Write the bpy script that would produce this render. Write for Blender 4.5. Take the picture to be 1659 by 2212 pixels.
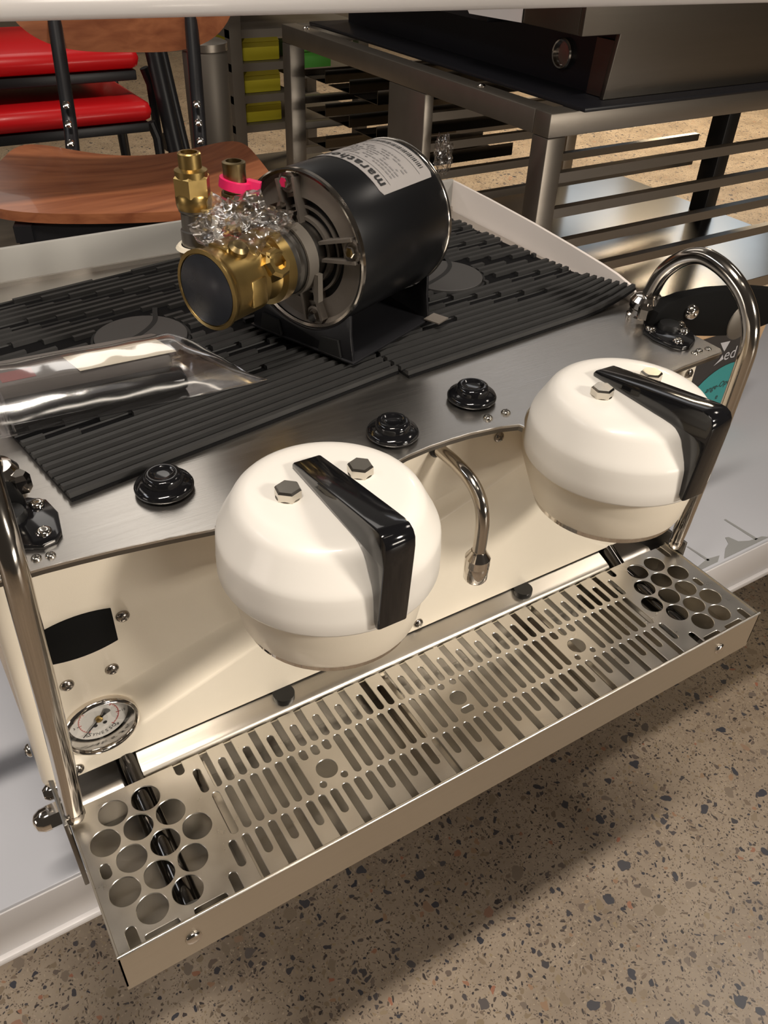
import bpy, bmesh, math, random
from mathutils import Vector, Matrix, noise

# ------------------------------------------------------------------ scene reset
for o in list(bpy.data.objects):
    bpy.data.objects.remove(o, do_unlink=True)
SC = bpy.context.scene
COL = SC.collection
random.seed(7)
FLOOR = -0.85            # the drip grate is z = 0, the tray front y = 0
TABLE = -0.13

# ------------------------------------------------------------------ camera
cam = bpy.data.cameras.new('camera')
cam.sensor_fit = 'VERTICAL'
cam.sensor_height = 24.0
cam.lens = 24.0 * 1780.02 / 2212.0
cam.clip_start = 0.02
camo = bpy.data.objects.new('camera', cam)
COL.objects.link(camo)
R0 = (0.85085885, -0.52420396, 0.03534729)
R1 = (-0.29912674, -0.53863752, -0.78765018)
R2 = (0.43192872, 0.6596058, -0.61510793)
camo.matrix_world = Matrix(((R0[0], -R1[0], -R2[0], -0.39654742),
                            (R0[1], -R1[1], -R2[1], -0.36274964),
                            (R0[2], -R1[2], -R2[2], 0.7093949),
                            (0, 0, 0, 1)))
SC.camera = camo

# ------------------------------------------------------------------ world, lights, exposure
w = bpy.data.worlds.new('world')
SC.world = w
w.use_nodes = True
bg = w.node_tree.nodes['Background']
bg.inputs[0].default_value = (0.95, 0.80, 0.66, 1)
bg.inputs[1].default_value = 0.045


def area(name, loc, target, size, power, color, sizey=None, spread=180):
    l = bpy.data.lights.new(name, 'AREA')
    l.energy = power
    l.color = color
    l.shape = 'RECTANGLE'
    l.size = size
    l.size_y = sizey or size
    l.spread = math.radians(spread)
    o = bpy.data.objects.new(name, l)
    COL.objects.link(o)
    o.location = loc
    d = Vector(target) - Vector(loc)
    o.rotation_euler = d.to_track_quat('-Z', 'Y').to_euler()
    return o


def spot(name, loc, target, cone, power, color, radius):
    l = bpy.data.lights.new(name, 'SPOT')
    l.energy = power
    l.color = color
    l.spot_size = math.radians(cone)
    l.spot_blend = 0.45
    l.shadow_soft_size = radius
    o = bpy.data.objects.new(name, l)
    COL.objects.link(o)
    o.location = loc
    o.rotation_euler = (Vector(target) - Vector(loc)).to_track_quat('-Z', 'Y').to_euler()
    return o


area('ceiling_lamp_key', (-0.85, -0.63, 3.6), (-0.85, -0.63, 0.0), 1.5, 58, (1.0, 0.90, 0.79), 0.16, 130)
area('ceiling_lamp_second', (0.30, -1.60, 3.6), (0.30, -1.5, 0.0), 1.25, 2.5, (1.0, 0.885, 0.75), 0.14, 150)
area('ceiling_lamp_side', (3.1, 0.05, 3.6), (3.1, 0.05, 0.0), 0.5, 16, (1.0, 0.90, 0.80), 0.9, 120)
area('added_front_fill', (3.2, -8.0, 0.3), (0.0, 0.2, 0.1), 3.0, 150, (1.0, 0.91, 0.79), 1.1)  # added fill, no known source: lifts the front panel and its shadows
spot('track_spot', (1.75, -3.25, 2.40), (-0.02, 0.10, 0.20), 19.5, 470, (1.0, 0.91, 0.80), 0.30)
area('added_left_fill', (-6.0, 0.6, 0.75), (0.4, 0.5, 0.3), 2.0, 30, (1.0, 0.88, 0.78), 1.2)  # added fill from out of view, brightens the right side guard
area('ceiling_strip_middle', (0.40, 3.3, 2.65), (0.40, 3.3, 0.0), 0.7, 10, (1.0, 0.94, 0.87), 2.6)
area('ceiling_strip_right', (2.95, 3.3, 2.65), (2.95, 3.3, 0.0), 0.7, 6, (0.97, 0.97, 1.0), 2.6)
area('ceiling_strip_left', (-1.9, 2.6, 2.65), (-1.9, 2.6, 0.0), 0.5, 8, (1.0, 0.92, 0.84), 2.6)
area('added_hood_glow', (2.2, 3.6, 2.70), (2.2, 3.6, 0.0), 6.0, 10, (1.0, 0.92, 0.82), 4.0)  # added dim glow for the hood steel to reflect, not a known fixture
area('ceiling_lamp_left', (-2.2, 1.2, 2.65), (-0.4, 0.6, 0.0), 1.25, 7, (0.90, 0.93, 1.0), 0.3)
area('ceiling_lamp_far', (5.6, 4.6, 2.6), (4.4, 3.6, -0.85), 1.2, 260, (1.0, 0.80, 0.54), 1.2)
area('far_window', (8.7, 5.9, 2.25), (2.0, 1.3, 0.0), 1.5, 6, (0.66, 0.84, 1.0), 1.1)
area('far_window_corner', (8.6, 8.3, 2.55), (1.8, 1.8, 0.0), 1.3, 4, (0.74, 0.88, 1.0), 0.8)

SC.view_settings.view_transform = 'Standard'
SC.view_settings.look = 'None'
SC.view_settings.gamma = 1.0
SC.view_settings.exposure = 0.0
SC.view_settings.use_curve_mapping = False


# ------------------------------------------------------------------ materials
def new_mat(name):
    m = bpy.data.materials.new(name)
    m.use_nodes = True
    return m, m.node_tree.nodes, m.node_tree.links, m.node_tree.nodes['Principled BSDF']


def mat(name, col, rough=0.5, metal=0.0, coat=0.0, var=0.0, vscale=30, bump=0.0, bscale=200, stretch=None, trans=0.0, ior=1.45, rvar=0.0, spec=0.5):
    m, n, l, p = new_mat(name)
    p.inputs['Base Color'].default_value = (*col, 1)
    p.inputs['Roughness'].default_value = rough
    p.inputs['Metallic'].default_value = metal
    p.inputs['Coat Weight'].default_value = coat
    p.inputs['Coat Roughness'].default_value = 0.08
    p.inputs['Transmission Weight'].default_value = trans
    p.inputs['IOR'].default_value = ior
    p.inputs['Specular IOR Level'].default_value = spec
    tc = n.new('ShaderNodeTexCoord')
    mp = n.new('ShaderNodeMapping')
    if stretch:
        mp.inputs['Scale'].default_value = stretch
    l.new(tc.outputs['Object'], mp.inputs[0])
    if var > 0 or rvar > 0:
        nz = n.new('ShaderNodeTexNoise')
        nz.inputs['Scale'].default_value = vscale
        nz.inputs['Detail'].default_value = 5
        l.new(mp.outputs[0], nz.inputs[0])
        if var > 0:
            r = n.new('ShaderNodeMapRange')
            r.inputs[3].default_value = 1 - var
            r.inputs[4].default_value = 1 + var
            l.new(nz.outputs[0], r.inputs[0])
            mx = n.new('ShaderNodeMix')
            mx.data_type = 'RGBA'
            mx.blend_type = 'MULTIPLY'
            mx.inputs[0].default_value = 1
            mx.inputs[6].default_value = (*col, 1)
            l.new(r.outputs[0], mx.inputs[7])
            l.new(mx.outputs[2], p.inputs['Base Color'])
        if rvar > 0:
            r2 = n.new('ShaderNodeMapRange')
            r2.inputs[3].default_value = max(0.02, rough - rvar)
            r2.inputs[4].default_value = rough + rvar
            l.new(nz.outputs[0], r2.inputs[0])
            l.new(r2.outputs[0], p.inputs['Roughness'])
    if bump > 0:
        nb = n.new('ShaderNodeTexNoise')
        nb.inputs['Scale'].default_value = bscale
        nb.inputs['Detail'].default_value = 3
        l.new(mp.outputs[0], nb.inputs[0])
        bp = n.new('ShaderNodeBump')
        bp.inputs['Strength'].default_value = bump
        bp.inputs['Distance'].default_value = 0.001
        l.new(nb.outputs[0], bp.inputs['Height'])
        l.new(bp.outputs[0], p.inputs['Normal'])
    return m


M = {}
M['cream'] = mat('cream_powder_coat', (0.87, 0.79, 0.655), 0.38, 0, 0.15, var=0.015, bump=0.05, bscale=900)
M['cap'] = mat('white_satin_enamel', (0.84, 0.805, 0.745), 0.36, 0, 0.2)
M['panel_shaded'] = mat('white_coat_shaded', (0.40, 0.39, 0.365), 0.5, 0, 0)  # same white paint as the side guards, darkened for the dim rear
M['brushed'] = mat('brushed_stainless', (0.64, 0.61, 0.57), 0.31, 1, 0, var=0.05, vscale=60, bump=0.12, bscale=120, stretch=(0.12, 6, 6), rvar=0.05)
M['grate'] = mat('polished_stainless_sheet', (0.70, 0.665, 0.61), 0.30, 1, 0, var=0.05, vscale=40, bump=0.04, bscale=60, stretch=(1, 1, 1), rvar=0.08)
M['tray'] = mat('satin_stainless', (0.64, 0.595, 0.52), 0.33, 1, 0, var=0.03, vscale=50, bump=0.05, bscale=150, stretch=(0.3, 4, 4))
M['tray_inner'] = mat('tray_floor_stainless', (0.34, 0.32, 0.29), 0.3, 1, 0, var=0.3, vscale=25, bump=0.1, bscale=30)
M['chrome'] = mat('chrome', (0.72, 0.68, 0.63), 0.08, 1)
M['pipe'] = mat('polished_tube', (0.55, 0.51, 0.46), 0.13, 1, rvar=0.04, vscale=60)
M['drain'] = mat('black_chrome', (0.10, 0.095, 0.09), 0.14, 1)
M['end_plate'] = mat('dark_cap', (0.022, 0.025, 0.032), 0.25, 0, 0.1, var=0.4, vscale=50)
M['screw'] = mat('screw_steel', (0.34, 0.31, 0.28), 0.22, 1)
M['nickel'] = mat('nickel_bolt', (0.66, 0.62, 0.55), 0.18, 1)
M['black_gloss'] = mat('glossy_black_plastic', (0.006, 0.006, 0.007), 0.09, 0, 0.4)
M['black_satin'] = mat('satin_black_plastic', (0.012, 0.012, 0.012), 0.42)
M['rubber'] = mat('black_rubber', (0.0035, 0.0035, 0.004), 0.7, var=0.2, vscale=80, spec=0.15)  # mat base, colour darkened to stand in for shade between ribs
M['rubber_top'] = mat('black_rubber_lit', (0.027, 0.0265, 0.026), 0.6, var=0.2, vscale=60, spec=0.4)  # same rubber as the base, rib tops lightened as if catching light
M['emblem'] = mat('grey_rubber_disc', (0.050, 0.048, 0.047), 0.55)
M['panel_lit'] = mat('white_coat_lit', (0.80, 0.735, 0.685), 0.45)  # same white paint as the back panel, lightened as its lit copy
M['display'] = mat('matte_black_lens', (0.005, 0.005, 0.005), 0.7, spec=0.12)
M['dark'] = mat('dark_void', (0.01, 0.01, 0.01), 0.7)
M['motor_black'] = mat('black_enamel', (0.004, 0.0042, 0.005), 0.3, 0, 0.0, bump=0.03, bscale=60)
M['motor_bell'] = mat('cast_aluminium', (0.20, 0.175, 0.15), 0.45, 0.35, var=0.1, vscale=80, bump=0.15, bscale=300)
M['steel_dark'] = mat('dark_steel', (0.20, 0.19, 0.175), 0.35, 1)
M['brass'] = mat('brass', (0.42, 0.295, 0.11), 0.33, 1, var=0.12, vscale=60, bump=0.08, bscale=180)
M['brass_dull'] = mat('dull_brass', (0.22, 0.165, 0.08), 0.36, 1, var=0.15, vscale=60)
M['pink'] = mat('pink_plastic', (0.75, 0.02, 0.13), 0.4)
M['red'] = mat('red_plastic', (0.50, 0.012, 0.02), 0.4)
M['paper'] = mat('silver_label', (0.34, 0.32, 0.31), 0.45, 0.2)
M['paper_bright'] = mat('cream_label', (0.85, 0.77, 0.62), 0.5)
M['ink'] = mat('black_ink', (0.015, 0.015, 0.016), 0.6)
M['ink_grey'] = mat('grey_ink', (0.20, 0.19, 0.19), 0.6)
M['ink_red'] = mat('red_ink', (0.55, 0.10, 0.09), 0.6)
M['faded_red'] = mat('faded_red_print', (0.30, 0.10, 0.095), 0.5)
M['dial'] = mat('dial_white', (0.74, 0.72, 0.68), 0.4)
M['laminate'] = mat('white_laminate', (0.53, 0.54, 0.58), 0.16, 0, 0.2, var=0.03, vscale=3)
M['table_edge'] = mat('white_edge_band', (0.62, 0.60, 0.60), 0.35)
M['smudge'] = mat('grey_scuff', (0.30, 0.305, 0.30), 0.6)
M['vinyl_white'] = mat('white_shelf_vinyl', (0.90, 0.86, 0.84), 0.18, 0, 0.3, bump=0.1, bscale=8)
M['red_vinyl'] = mat('red_vinyl', (0.72, 0.010, 0.014), 0.33, 0, 0.1)
M['black_metal'] = mat('black_painted_steel', (0.012, 0.012, 0.014), 0.38)
M['grey_table'] = mat('grey_brown_laminate', (0.17, 0.145, 0.12), 0.4, var=0.2, vscale=12, stretch=(1, 5, 1))
M['oven_steel'] = mat('oven_stainless', (0.20, 0.18, 0.155), 0.34, 1, var=0.08, vscale=12, bump=0.06, bscale=60, stretch=(0.2, 1, 5))
M['stand_steel'] = mat('stand_stainless', (0.31, 0.275, 0.235), 0.38, 0.85, var=0.12, vscale=10, bump=0.05, bscale=90, stretch=(0.3, 2, 2))
M['sheet_steel'] = mat('shelf_stainless', (0.42, 0.40, 0.38), 0.16, 1, var=0.1, vscale=6, bump=0.06, bscale=10)
M['oven_black'] = mat('oven_black', (0.016, 0.016, 0.02), 0.3)
M['rack_steel'] = mat('rack_grey', (0.19, 0.17, 0.145), 0.5, 0.6)
M['yellow'] = mat('yellow_card', (0.62, 0.55, 0.03), 0.6)
M['green'] = mat('green_plastic', (0.10, 0.42, 0.06), 0.5)
M['wall'] = mat('wall_paint', (0.13, 0.115, 0.10), 0.8, var=0.2, vscale=1.2)
M['teal'] = mat('teal_print', (0.06, 0.42, 0.41), 0.45)
M['orange'] = mat('peach_print', (0.86, 0.56, 0.31), 0.45)
M['charcoal'] = mat('charcoal_print', (0.052, 0.043, 0.038), 0.45)
M['white_print'] = mat('white_print', (0.80, 0.78, 0.80), 0.45)
M['box_grey'] = mat('grey_carton', (0.16, 0.145, 0.135), 0.4, var=0.15, vscale=20)
M['film'] = None


def wood_mat():
    m, n, l, p = new_mat('cherry_plywood')
    tc = n.new('ShaderNodeTexCoord')
    mp = n.new('ShaderNodeMapping')
    mp.inputs['Rotation'].default_value = (0, 0, math.radians(-20))
    mp.inputs['Scale'].default_value = (1.5, 16, 16)
    l.new(tc.outputs['Object'], mp.inputs[0])
    nz = n.new('ShaderNodeTexNoise')
    nz.inputs['Scale'].default_value = 4
    nz.inputs['Detail'].default_value = 8
    nz.inputs['Distortion'].default_value = 0.4
    l.new(mp.outputs[0], nz.inputs[0])
    cr = n.new('ShaderNodeValToRGB')
    cr.color_ramp.elements[0].position = 0.3
    cr.color_ramp.elements[0].color = (0.21, 0.066, 0.028, 1)
    cr.color_ramp.elements[1].position = 0.75
    cr.color_ramp.elements[1].color = (0.40, 0.15, 0.065, 1)
    l.new(nz.outputs[0], cr.inputs[0])
    l.new(cr.outputs[0], p.inputs['Base Color'])
    p.inputs['Roughness'].default_value = 0.33
    p.inputs['Coat Weight'].default_value = 0.15
    return m


M['wood'] = wood_mat()


def film_mat(name, fac, rough=0.06, col=(0.9, 0.9, 0.92), bump=0.5, bscale=25, base=0.10):
    """thin clear plastic film: a fresnel mix of transparent and gloss"""
    m, n, l, p = new_mat(name)
    n.remove(p)
    out = n['Material Output']
    tr = n.new('ShaderNodeBsdfTransparent')
    tr.inputs[0].default_value = (*col, 1)
    gl = n.new('ShaderNodeBsdfGlossy')
    gl.inputs['Roughness'].default_value = rough
    gl.inputs[0].default_value = (1, 1, 1, 1)
    lw = n.new('ShaderNodeLayerWeight')
    lw.inputs[0].default_value = fac
    mx = n.new('ShaderNodeMixShader')
    l.new(lw.outputs['Facing'], mx.inputs[0])
    mr = n.new('ShaderNodeMapRange')
    mr.inputs[3].default_value = base
    mr.inputs[4].default_value = 0.85
    l.new(lw.outputs['Facing'], mr.inputs[0])
    l.new(mr.outputs[0], mx.inputs[0])
    l.new(tr.outputs[0], mx.inputs[1])
    l.new(gl.outputs[0], mx.inputs[2])
    nz = n.new('ShaderNodeTexNoise')
    nz.inputs['Scale'].default_value = bscale
    nz.inputs['Detail'].default_value = 2
    tc = n.new('ShaderNodeTexCoord')
    l.new(tc.outputs['Object'], nz.inputs[0])
    b = n.new('ShaderNodeBump')
    b.inputs['Strength'].default_value = bump
    b.inputs['Distance'].default_value = 0.01
    l.new(nz.outputs[0], b.inputs['Height'])
    l.new(b.outputs[0], gl.inputs['Normal'])
    l.new(mx.outputs[0], out.inputs[0])
    return m


M['film'] = film_mat('clear_plastic_film', 0.3, 0.09, (0.96, 0.96, 0.97), 0.05, 16, 0.15)
M['wrap'] = film_mat('crumpled_clear_plastic', 0.35, 0.2, (0.95, 0.93, 0.91), 0.4, 60)
M['gauge_glass'] = film_mat('gauge_glass', 0.12, 0.03, (0.98, 0.98, 0.98), 0.0, 5)


def terrazzo():
    m, n, l, p = new_mat('polished_aggregate_concrete')
    tc = n.new('ShaderNodeTexCoord')
    base = n.new('ShaderNodeTexNoise')
    base.inputs['Scale'].default_value = 5.5
    base.inputs['Detail'].default_value = 9
    base.inputs['Roughness'].default_value = 0.62
    l.new(tc.outputs['Object'], base.inputs[0])
    cr = n.new('ShaderNodeValToRGB')
    cr.color_ramp.elements[0].position = 0.3
    cr.color_ramp.elements[0].color = (0.33, 0.26, 0.195, 1)
    cr.color_ramp.elements[1].position = 0.72
    cr.color_ramp.elements[1].color = (0.56, 0.46, 0.355, 1)
    l.new(base.outputs[0], cr.inputs[0])
    wn = n.new('ShaderNodeTexNoise')
    wn.inputs['Scale'].default_value = 38
    wn.inputs['Detail'].default_value = 2
    l.new(tc.outputs['Object'], wn.inputs[0])
    sub = n.new('ShaderNodeVectorMath')
    sub.operation = 'SUBTRACT'
    sub.inputs[1].default_value = (0.5, 0.5, 0.5)
    l.new(wn.outputs['Color'], sub.inputs[0])
    scl = n.new('ShaderNodeVectorMath')
    scl.operation = 'SCALE'
    scl.inputs['Scale'].default_value = 0.028
    l.new(sub.outputs[0], scl.inputs[0])
    add = n.new('ShaderNodeVectorMath')
    l.new(tc.outputs['Object'], add.inputs[0])
    l.new(scl.outputs[0], add.inputs[1])
    cur = cr.outputs[0]
    layers = [
        (230, 0.45, 0.14, 0.40, [(0, (0.15, 0.12, 0.10)), (0.4, (0.20, 0.155, 0.115)), (0.75, (0.46, 0.36, 0.25)), (1, (0.62, 0.52, 0.40))]),
        (120, 0.66, 0.14, 0.36, [(0, (0.05, 0.045, 0.05)), (0.5, (0.12, 0.095, 0.08)), (0.75, (0.38, 0.29, 0.19)), (1, (0.50, 0.41, 0.30))]),
        (62, 0.63, 0.10, 0.36, [(0, (0.055, 0.058, 0.075)), (0.35, (0.12, 0.105, 0.105)), (0.55, (0.25, 0.19, 0.145)), (0.88, (0.42, 0.33, 0.21)), (1, (0.45, 0.19, 0.12))]),
        (31, 0.78, 0.12, 0.36, [(0, (0.055, 0.06, 0.08)), (0.4, (0.11, 0.105, 0.115)), (0.55, (0.26, 0.21, 0.17)), (0.9, (0.38, 0.30, 0.21)), (1, (0.45, 0.21, 0.14))]),
    ]
    for sc, sel, t0, t1, ramp in layers:
        v = n.new('ShaderNodeTexVoronoi')
        v.voronoi_dimensions = '2D'
        v.inputs['Scale'].default_value = sc
        l.new(add.outputs[0], v.inputs['Vector'])
        sp = n.new('ShaderNodeSeparateColor')
        l.new(v.outputs['Color'], sp.inputs[0])
        th = n.new('ShaderNodeMapRange')
        th.inputs[3].default_value = t0
        th.inputs[4].default_value = t1
        l.new(sp.outputs[0], th.inputs[0])
        lt = n.new('ShaderNodeMath')
        lt.operation = 'LESS_THAN'
        l.new(v.outputs['Distance'], lt.inputs[0])
        l.new(th.outputs[0], lt.inputs[1])
        gt = n.new('ShaderNodeMath')
        gt.operation = 'GREATER_THAN'
        gt.inputs[1].default_value = sel
        l.new(sp.outputs[1], gt.inputs[0])
        mul = n.new('ShaderNodeMath')
        mul.operation = 'MULTIPLY'
        l.new(lt.outputs[0], mul.inputs[0])
        l.new(gt.outputs[0], mul.inputs[1])
        rp = n.new('ShaderNodeValToRGB')
        rp.color_ramp.interpolation = 'LINEAR'
        e = rp.color_ramp.elements
        e[0].position, e[0].color = ramp[0][0], (*ramp[0][1], 1)
        e[1].position, e[1].color = ramp[-1][0], (*ramp[-1][1], 1)
        for pos, c in ramp[1:-1]:
            k = e.new(pos)
            k.color = (*c, 1)
        l.new(sp.outputs[2], rp.inputs[0])
        mx = n.new('ShaderNodeMix')
        mx.data_type = 'RGBA'
        l.new(mul.outputs[0], mx.inputs[0])
        l.new(cur, mx.inputs[6])
        l.new(rp.outputs[0], mx.inputs[7])
        cur = mx.outputs[2]
    l.new(cur, p.inputs['Base Color'])
    p.inputs['Roughness'].default_value = 0.34
    p.inputs['Specular IOR Level'].default_value = 0.5
    return m


M['floor'] = terrazzo()


# ------------------------------------------------------------------ builders
def tag(o, label=None, cat=None, group=None, kind=None):
    if label:
        o['label'] = label
    if cat:
        o['category'] = cat
    if group:
        o['group'] = group
    if kind:
        o['kind'] = kind
    return o


def thing(name, loc, label, cat, group=None):
    e = bpy.data.objects.new(name, None)
    e.empty_display_size = 0.05
    COL.objects.link(e)
    e.location = loc
    e['_loc'] = loc
    return tag(e, label, cat, group)


def link(o, parent=None):
    COL.objects.link(o)
    if parent is not None:
        o.parent = parent
        if parent.type == 'EMPTY':
            o.matrix_parent_inverse = Matrix.Translation(-Vector(parent.location))
    return o


def obj(name, bm, m, parent=None, angle=32, bevel=0.0):
    bmesh.ops.remove_doubles(bm, verts=bm.verts, dist=1e-6)
    bmesh.ops.recalc_face_normals(bm, faces=bm.faces)
    if bevel > 0:
        ed = [e for e in bm.edges if len(e.link_faces) == 2 and e.calc_face_angle(0) > math.radians(40)]
        if ed:
            bmesh.ops.bevel(bm, geom=ed, offset=bevel, segments=2, profile=0.5, affect='EDGES', clamp_overlap=True)
    for f in bm.faces:
        f.smooth = True
    a = math.radians(angle)
    for e in bm.edges:
        if len(e.link_faces) == 2 and e.calc_face_angle(0) > a:
            e.smooth = False
    me = bpy.data.meshes.new(name)
    bm.to_mesh(me)
    bm.free()
    me.materials.append(m)
    return link(bpy.data.objects.new(name, me), parent)


def NB():
    return bmesh.new()


def box(bm, x0, x1, y0, y1, z0, z1, mtx=None):
    vs = []
    for x in (x0, x1):
        for y in (y0, y1):
            for z in (z0, z1):
                v = Vector((x, y, z))
                vs.append(bm.verts.new(mtx @ v if mtx else v))
    for f in ((0, 1, 3, 2), (4, 6, 7, 5), (0, 4, 5, 1), (2, 3, 7, 6), (0, 2, 6, 4), (1, 5, 7, 3)):
        bm.faces.new([vs[i] for i in f])
    return bm


def frame(o, zdir, xdir=None):
    z = Vector(zdir).normalized()
    if xdir is None:
        xdir = (1, 0, 0) if abs(z.x) < 0.9 else (0, 1, 0)
    y = z.cross(Vector(xdir)).normalized()
    x = y.cross(z)
    m = Matrix((x, y, z)).transposed().to_4x4()
    m.translation = Vector(o)
    return m


def lathe(bm, prof, mtx=Matrix.Identity(4), seg=32, close=True):
    """prof: list of (r, z) along the local z axis"""
    rings = []
    for r, z in prof:
        if r < 1e-6:
            rings.append([bm.verts.new(mtx @ Vector((0, 0, z)))])
        else:
            rings.append([bm.verts.new(mtx @ Vector((r * math.cos(2 * math.pi * i / seg), r * math.sin(2 * math.pi * i / seg), z))) for i in range(seg)])
    for a, b in zip(rings[:-1], rings[1:]):
        if len(a) == 1 and len(b) == 1:
            continue
        for i in range(seg):
            j = (i + 1) % seg
            if len(a) == 1:
                bm.faces.new((a[0], b[j], b[i]))
            elif len(b) == 1:
                bm.faces.new((a[i], a[j], b[0]))
            else:
                bm.faces.new((a[i], a[j], b[j], b[i]))
    if close:
        for r_ in (rings[0], rings[-1]):
            if len(r_) > 2:
                bm.faces.new(r_)
    return bm


def cyl(bm, p0, p1, r0, r1=None, seg=20):
    p0, p1 = Vector(p0), Vector(p1)
    return lathe(bm, [(r0, 0), (r1 if r1 is not None else r0, (p1 - p0).length)], frame(p0, p1 - p0), seg)


def tube(bm, pts, r, seg=14, cap=True):
    pts = [Vector(p) for p in pts]
    rr = r if isinstance(r, (list, tuple)) else [r] * len(pts)
    t0 = (pts[1] - pts[0]).normalized()
    up = Vector((0, 0, 1)) if abs(t0.z) < 0.9 else Vector((1, 0, 0))
    nrm = (up - t0 * up.dot(t0)).normalized()
    rings = []
    for i, p in enumerate(pts):
        if i == 0:
            t = t0
        elif i == len(pts) - 1:
            t = (pts[i] - pts[i - 1]).normalized()
        else:
            t = ((pts[i + 1] - pts[i]).normalized() + (pts[i] - pts[i - 1]).normalized()).normalized()
        nrm = (nrm - t * nrm.dot(t)).normalized()
        b = t.cross(nrm)
        rings.append([bm.verts.new(p + rr[i] * (math.cos(2 * math.pi * k / seg) * nrm + math.sin(2 * math.pi * k / seg) * b)) for k in range(seg)])
    for a, b in zip(rings[:-1], rings[1:]):
        for k in range(seg):
            j = (k + 1) % seg
            bm.faces.new((a[k], a[j], b[j], b[k]))
    if cap:
        bm.faces.new(rings[0][::-1])
        bm.faces.new(rings[-1])
    return bm


def spline(pts, n=8):
    """Catmull-Rom through the points"""
    P = [Vector(p) for p in pts]
    P = [2 * P[0] - P[1]] + P + [2 * P[-1] - P[-2]]
    out = []
    for i in range(1, len(P) - 2):
        for k in range(n):
            t = k / n
            a, b, c, d = P[i - 1], P[i], P[i + 1], P[i + 2]
            out.append(0.5 * ((2 * b) + (c - a) * t + (2 * a - 5 * b + 4 * c - d) * t * t + (3 * b - a - 3 * c + d) * t ** 3))
    out.append(P[-2])
    return out


def prism(bm, poly, z0, z1, mtx=Matrix.Identity(4)):
    a = [bm.verts.new(mtx @ Vector((x, y, z0))) for x, y in poly]
    b = [bm.verts.new(mtx @ Vector((x, y, z1))) for x, y in poly]
    bm.faces.new(a[::-1])
    bm.faces.new(b)
    n = len(poly)
    for i in range(n):
        j = (i + 1) % n
        bm.faces.new((a[i], a[j], b[j], b[i]))
    return bm


def arc(cx, cy, r, a0, a1, n=8):
    return [(cx + r * math.cos(a0 + (a1 - a0) * i / n), cy + r * math.sin(a0 + (a1 - a0) * i / n)) for i in range(n + 1)]


def rrect(x0, x1, y0, y1, r, n=5):
    h = math.pi / 2
    return arc(x1 - r, y0 + r, r, -h, 0, n) + arc(x1 - r, y1 - r, r, 0, h, n) + arc(x0 + r, y1 - r, r, h, 2 * h, n) + arc(x0 + r, y0 + r, r, 2 * h, 3 * h, n)


def sheet(name, loops, thick, z, m, parent=None, bevel=0.0003):
    """flat plate with holes from closed outlines (2D curve, filled and extruded)"""
    cu = bpy.data.curves.new(name, 'CURVE')
    cu.dimensions = '2D'
    cu.fill_mode = 'BOTH'
    cu.extrude = thick / 2 - bevel
    cu.bevel_depth = bevel
    cu.bevel_resolution = 0
    for lp in loops:
        s = cu.splines.new('POLY')
        s.points.add(len(lp) - 1)
        for p, q in zip(s.points, lp):
            p.co = (q[0], q[1], 0, 1)
        s.use_cyclic_u = True
    tmp = bpy.data.objects.new('tmp', cu)
    COL.objects.link(tmp)
    dg = bpy.context.evaluated_depsgraph_get()
    me = bpy.data.meshes.new_from_object(tmp.evaluated_get(dg))
    bpy.data.objects.remove(tmp, do_unlink=True)
    bm = NB()
    bm.from_mesh(me)
    bpy.data.meshes.remove(me)
    bmesh.ops.translate(bm, vec=(0, 0, z), verts=bm.verts)
    return obj(name, bm, m, parent, angle=25)


def text_faces(body, size, spacing=1.0, shear=0.0, bold=0.0):
    """flat text as (vertices, faces), centred on the origin"""
    cu = bpy.data.curves.new('text', 'FONT')
    cu.body = body
    cu.size = size
    cu.align_x = 'CENTER'
    cu.align_y = 'CENTER'
    cu.space_character = spacing
    cu.shear = shear
    cu.resolution_u = 3
    cu.offset = bold
    tmp = bpy.data.objects.new('tmp', cu)
    COL.objects.link(tmp)
    dg = bpy.context.evaluated_depsgraph_get()
    me = bpy.data.meshes.new_from_object(tmp.evaluated_get(dg))
    bpy.data.objects.remove(tmp, do_unlink=True)
    v = [x.co.copy() for x in me.vertices]
    f = [tuple(p.vertices) for p in me.polygons]
    bpy.data.meshes.remove(me)
    return v, f


def add_faces(bm, v, f, fn):
    vs = [bm.verts.new(fn(p)) for p in v]
    for q in f:
        try:
            bm.faces.new([vs[i] for i in q])
        except ValueError:
            pass


def hexbolt(name, p, m, parent, r=0.0135, h=0.009, zdir=(0, 0, 1), rot=0.0, dome=False):
    b = NB()
    f = frame(p, zdir) @ Matrix.Rotation(rot, 4, 'Z')
    lathe(b, [(r, 0), (r, h * 0.8), (r * 0.86, h)], f, 6)
    return obj(name, b, m, parent, 20)


def screw(name, p, nrm, parent, r=0.0055, m=None):
    """pan-head screw with a cross slot"""
    b = NB()
    f = frame(p, nrm)
    lathe(b, [(r, 0), (r, r * 0.22), (r * 0.8, r * 0.5), (r * 0.42, r * 0.66), (0, r * 0.7)], f, 16)
    o = obj(name, b, m or M['nickel'], parent, 50)
    b = NB()
    for k in (0.6, 0.6 + math.pi / 2):
        box(b, -r * 0.55, r * 0.55, -r * 0.1, r * 0.1, r * 0.55, r * 0.735, f @ Matrix.Rotation(k, 4, 'Z'))
    obj('slot', b, M['steel_dark'], o, 30)
    return o


# ================================================================== SETTING
b = NB()
box(b, -4, 9, -4, 9, FLOOR - 0.1, FLOOR)
tag(obj('floor', b, M['floor']), kind='structure')
b = NB()
box(b, -4, 9, 8.9, 9.1, FLOOR, 3.2)
tag(obj('wall_back', b, M['wall']), kind='structure')
b = NB()
box(b, 8.9, 9.1, -4, 9, FLOOR, 3.2)
tag(obj('wall_right', b, M['wall']), kind='structure')

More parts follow.
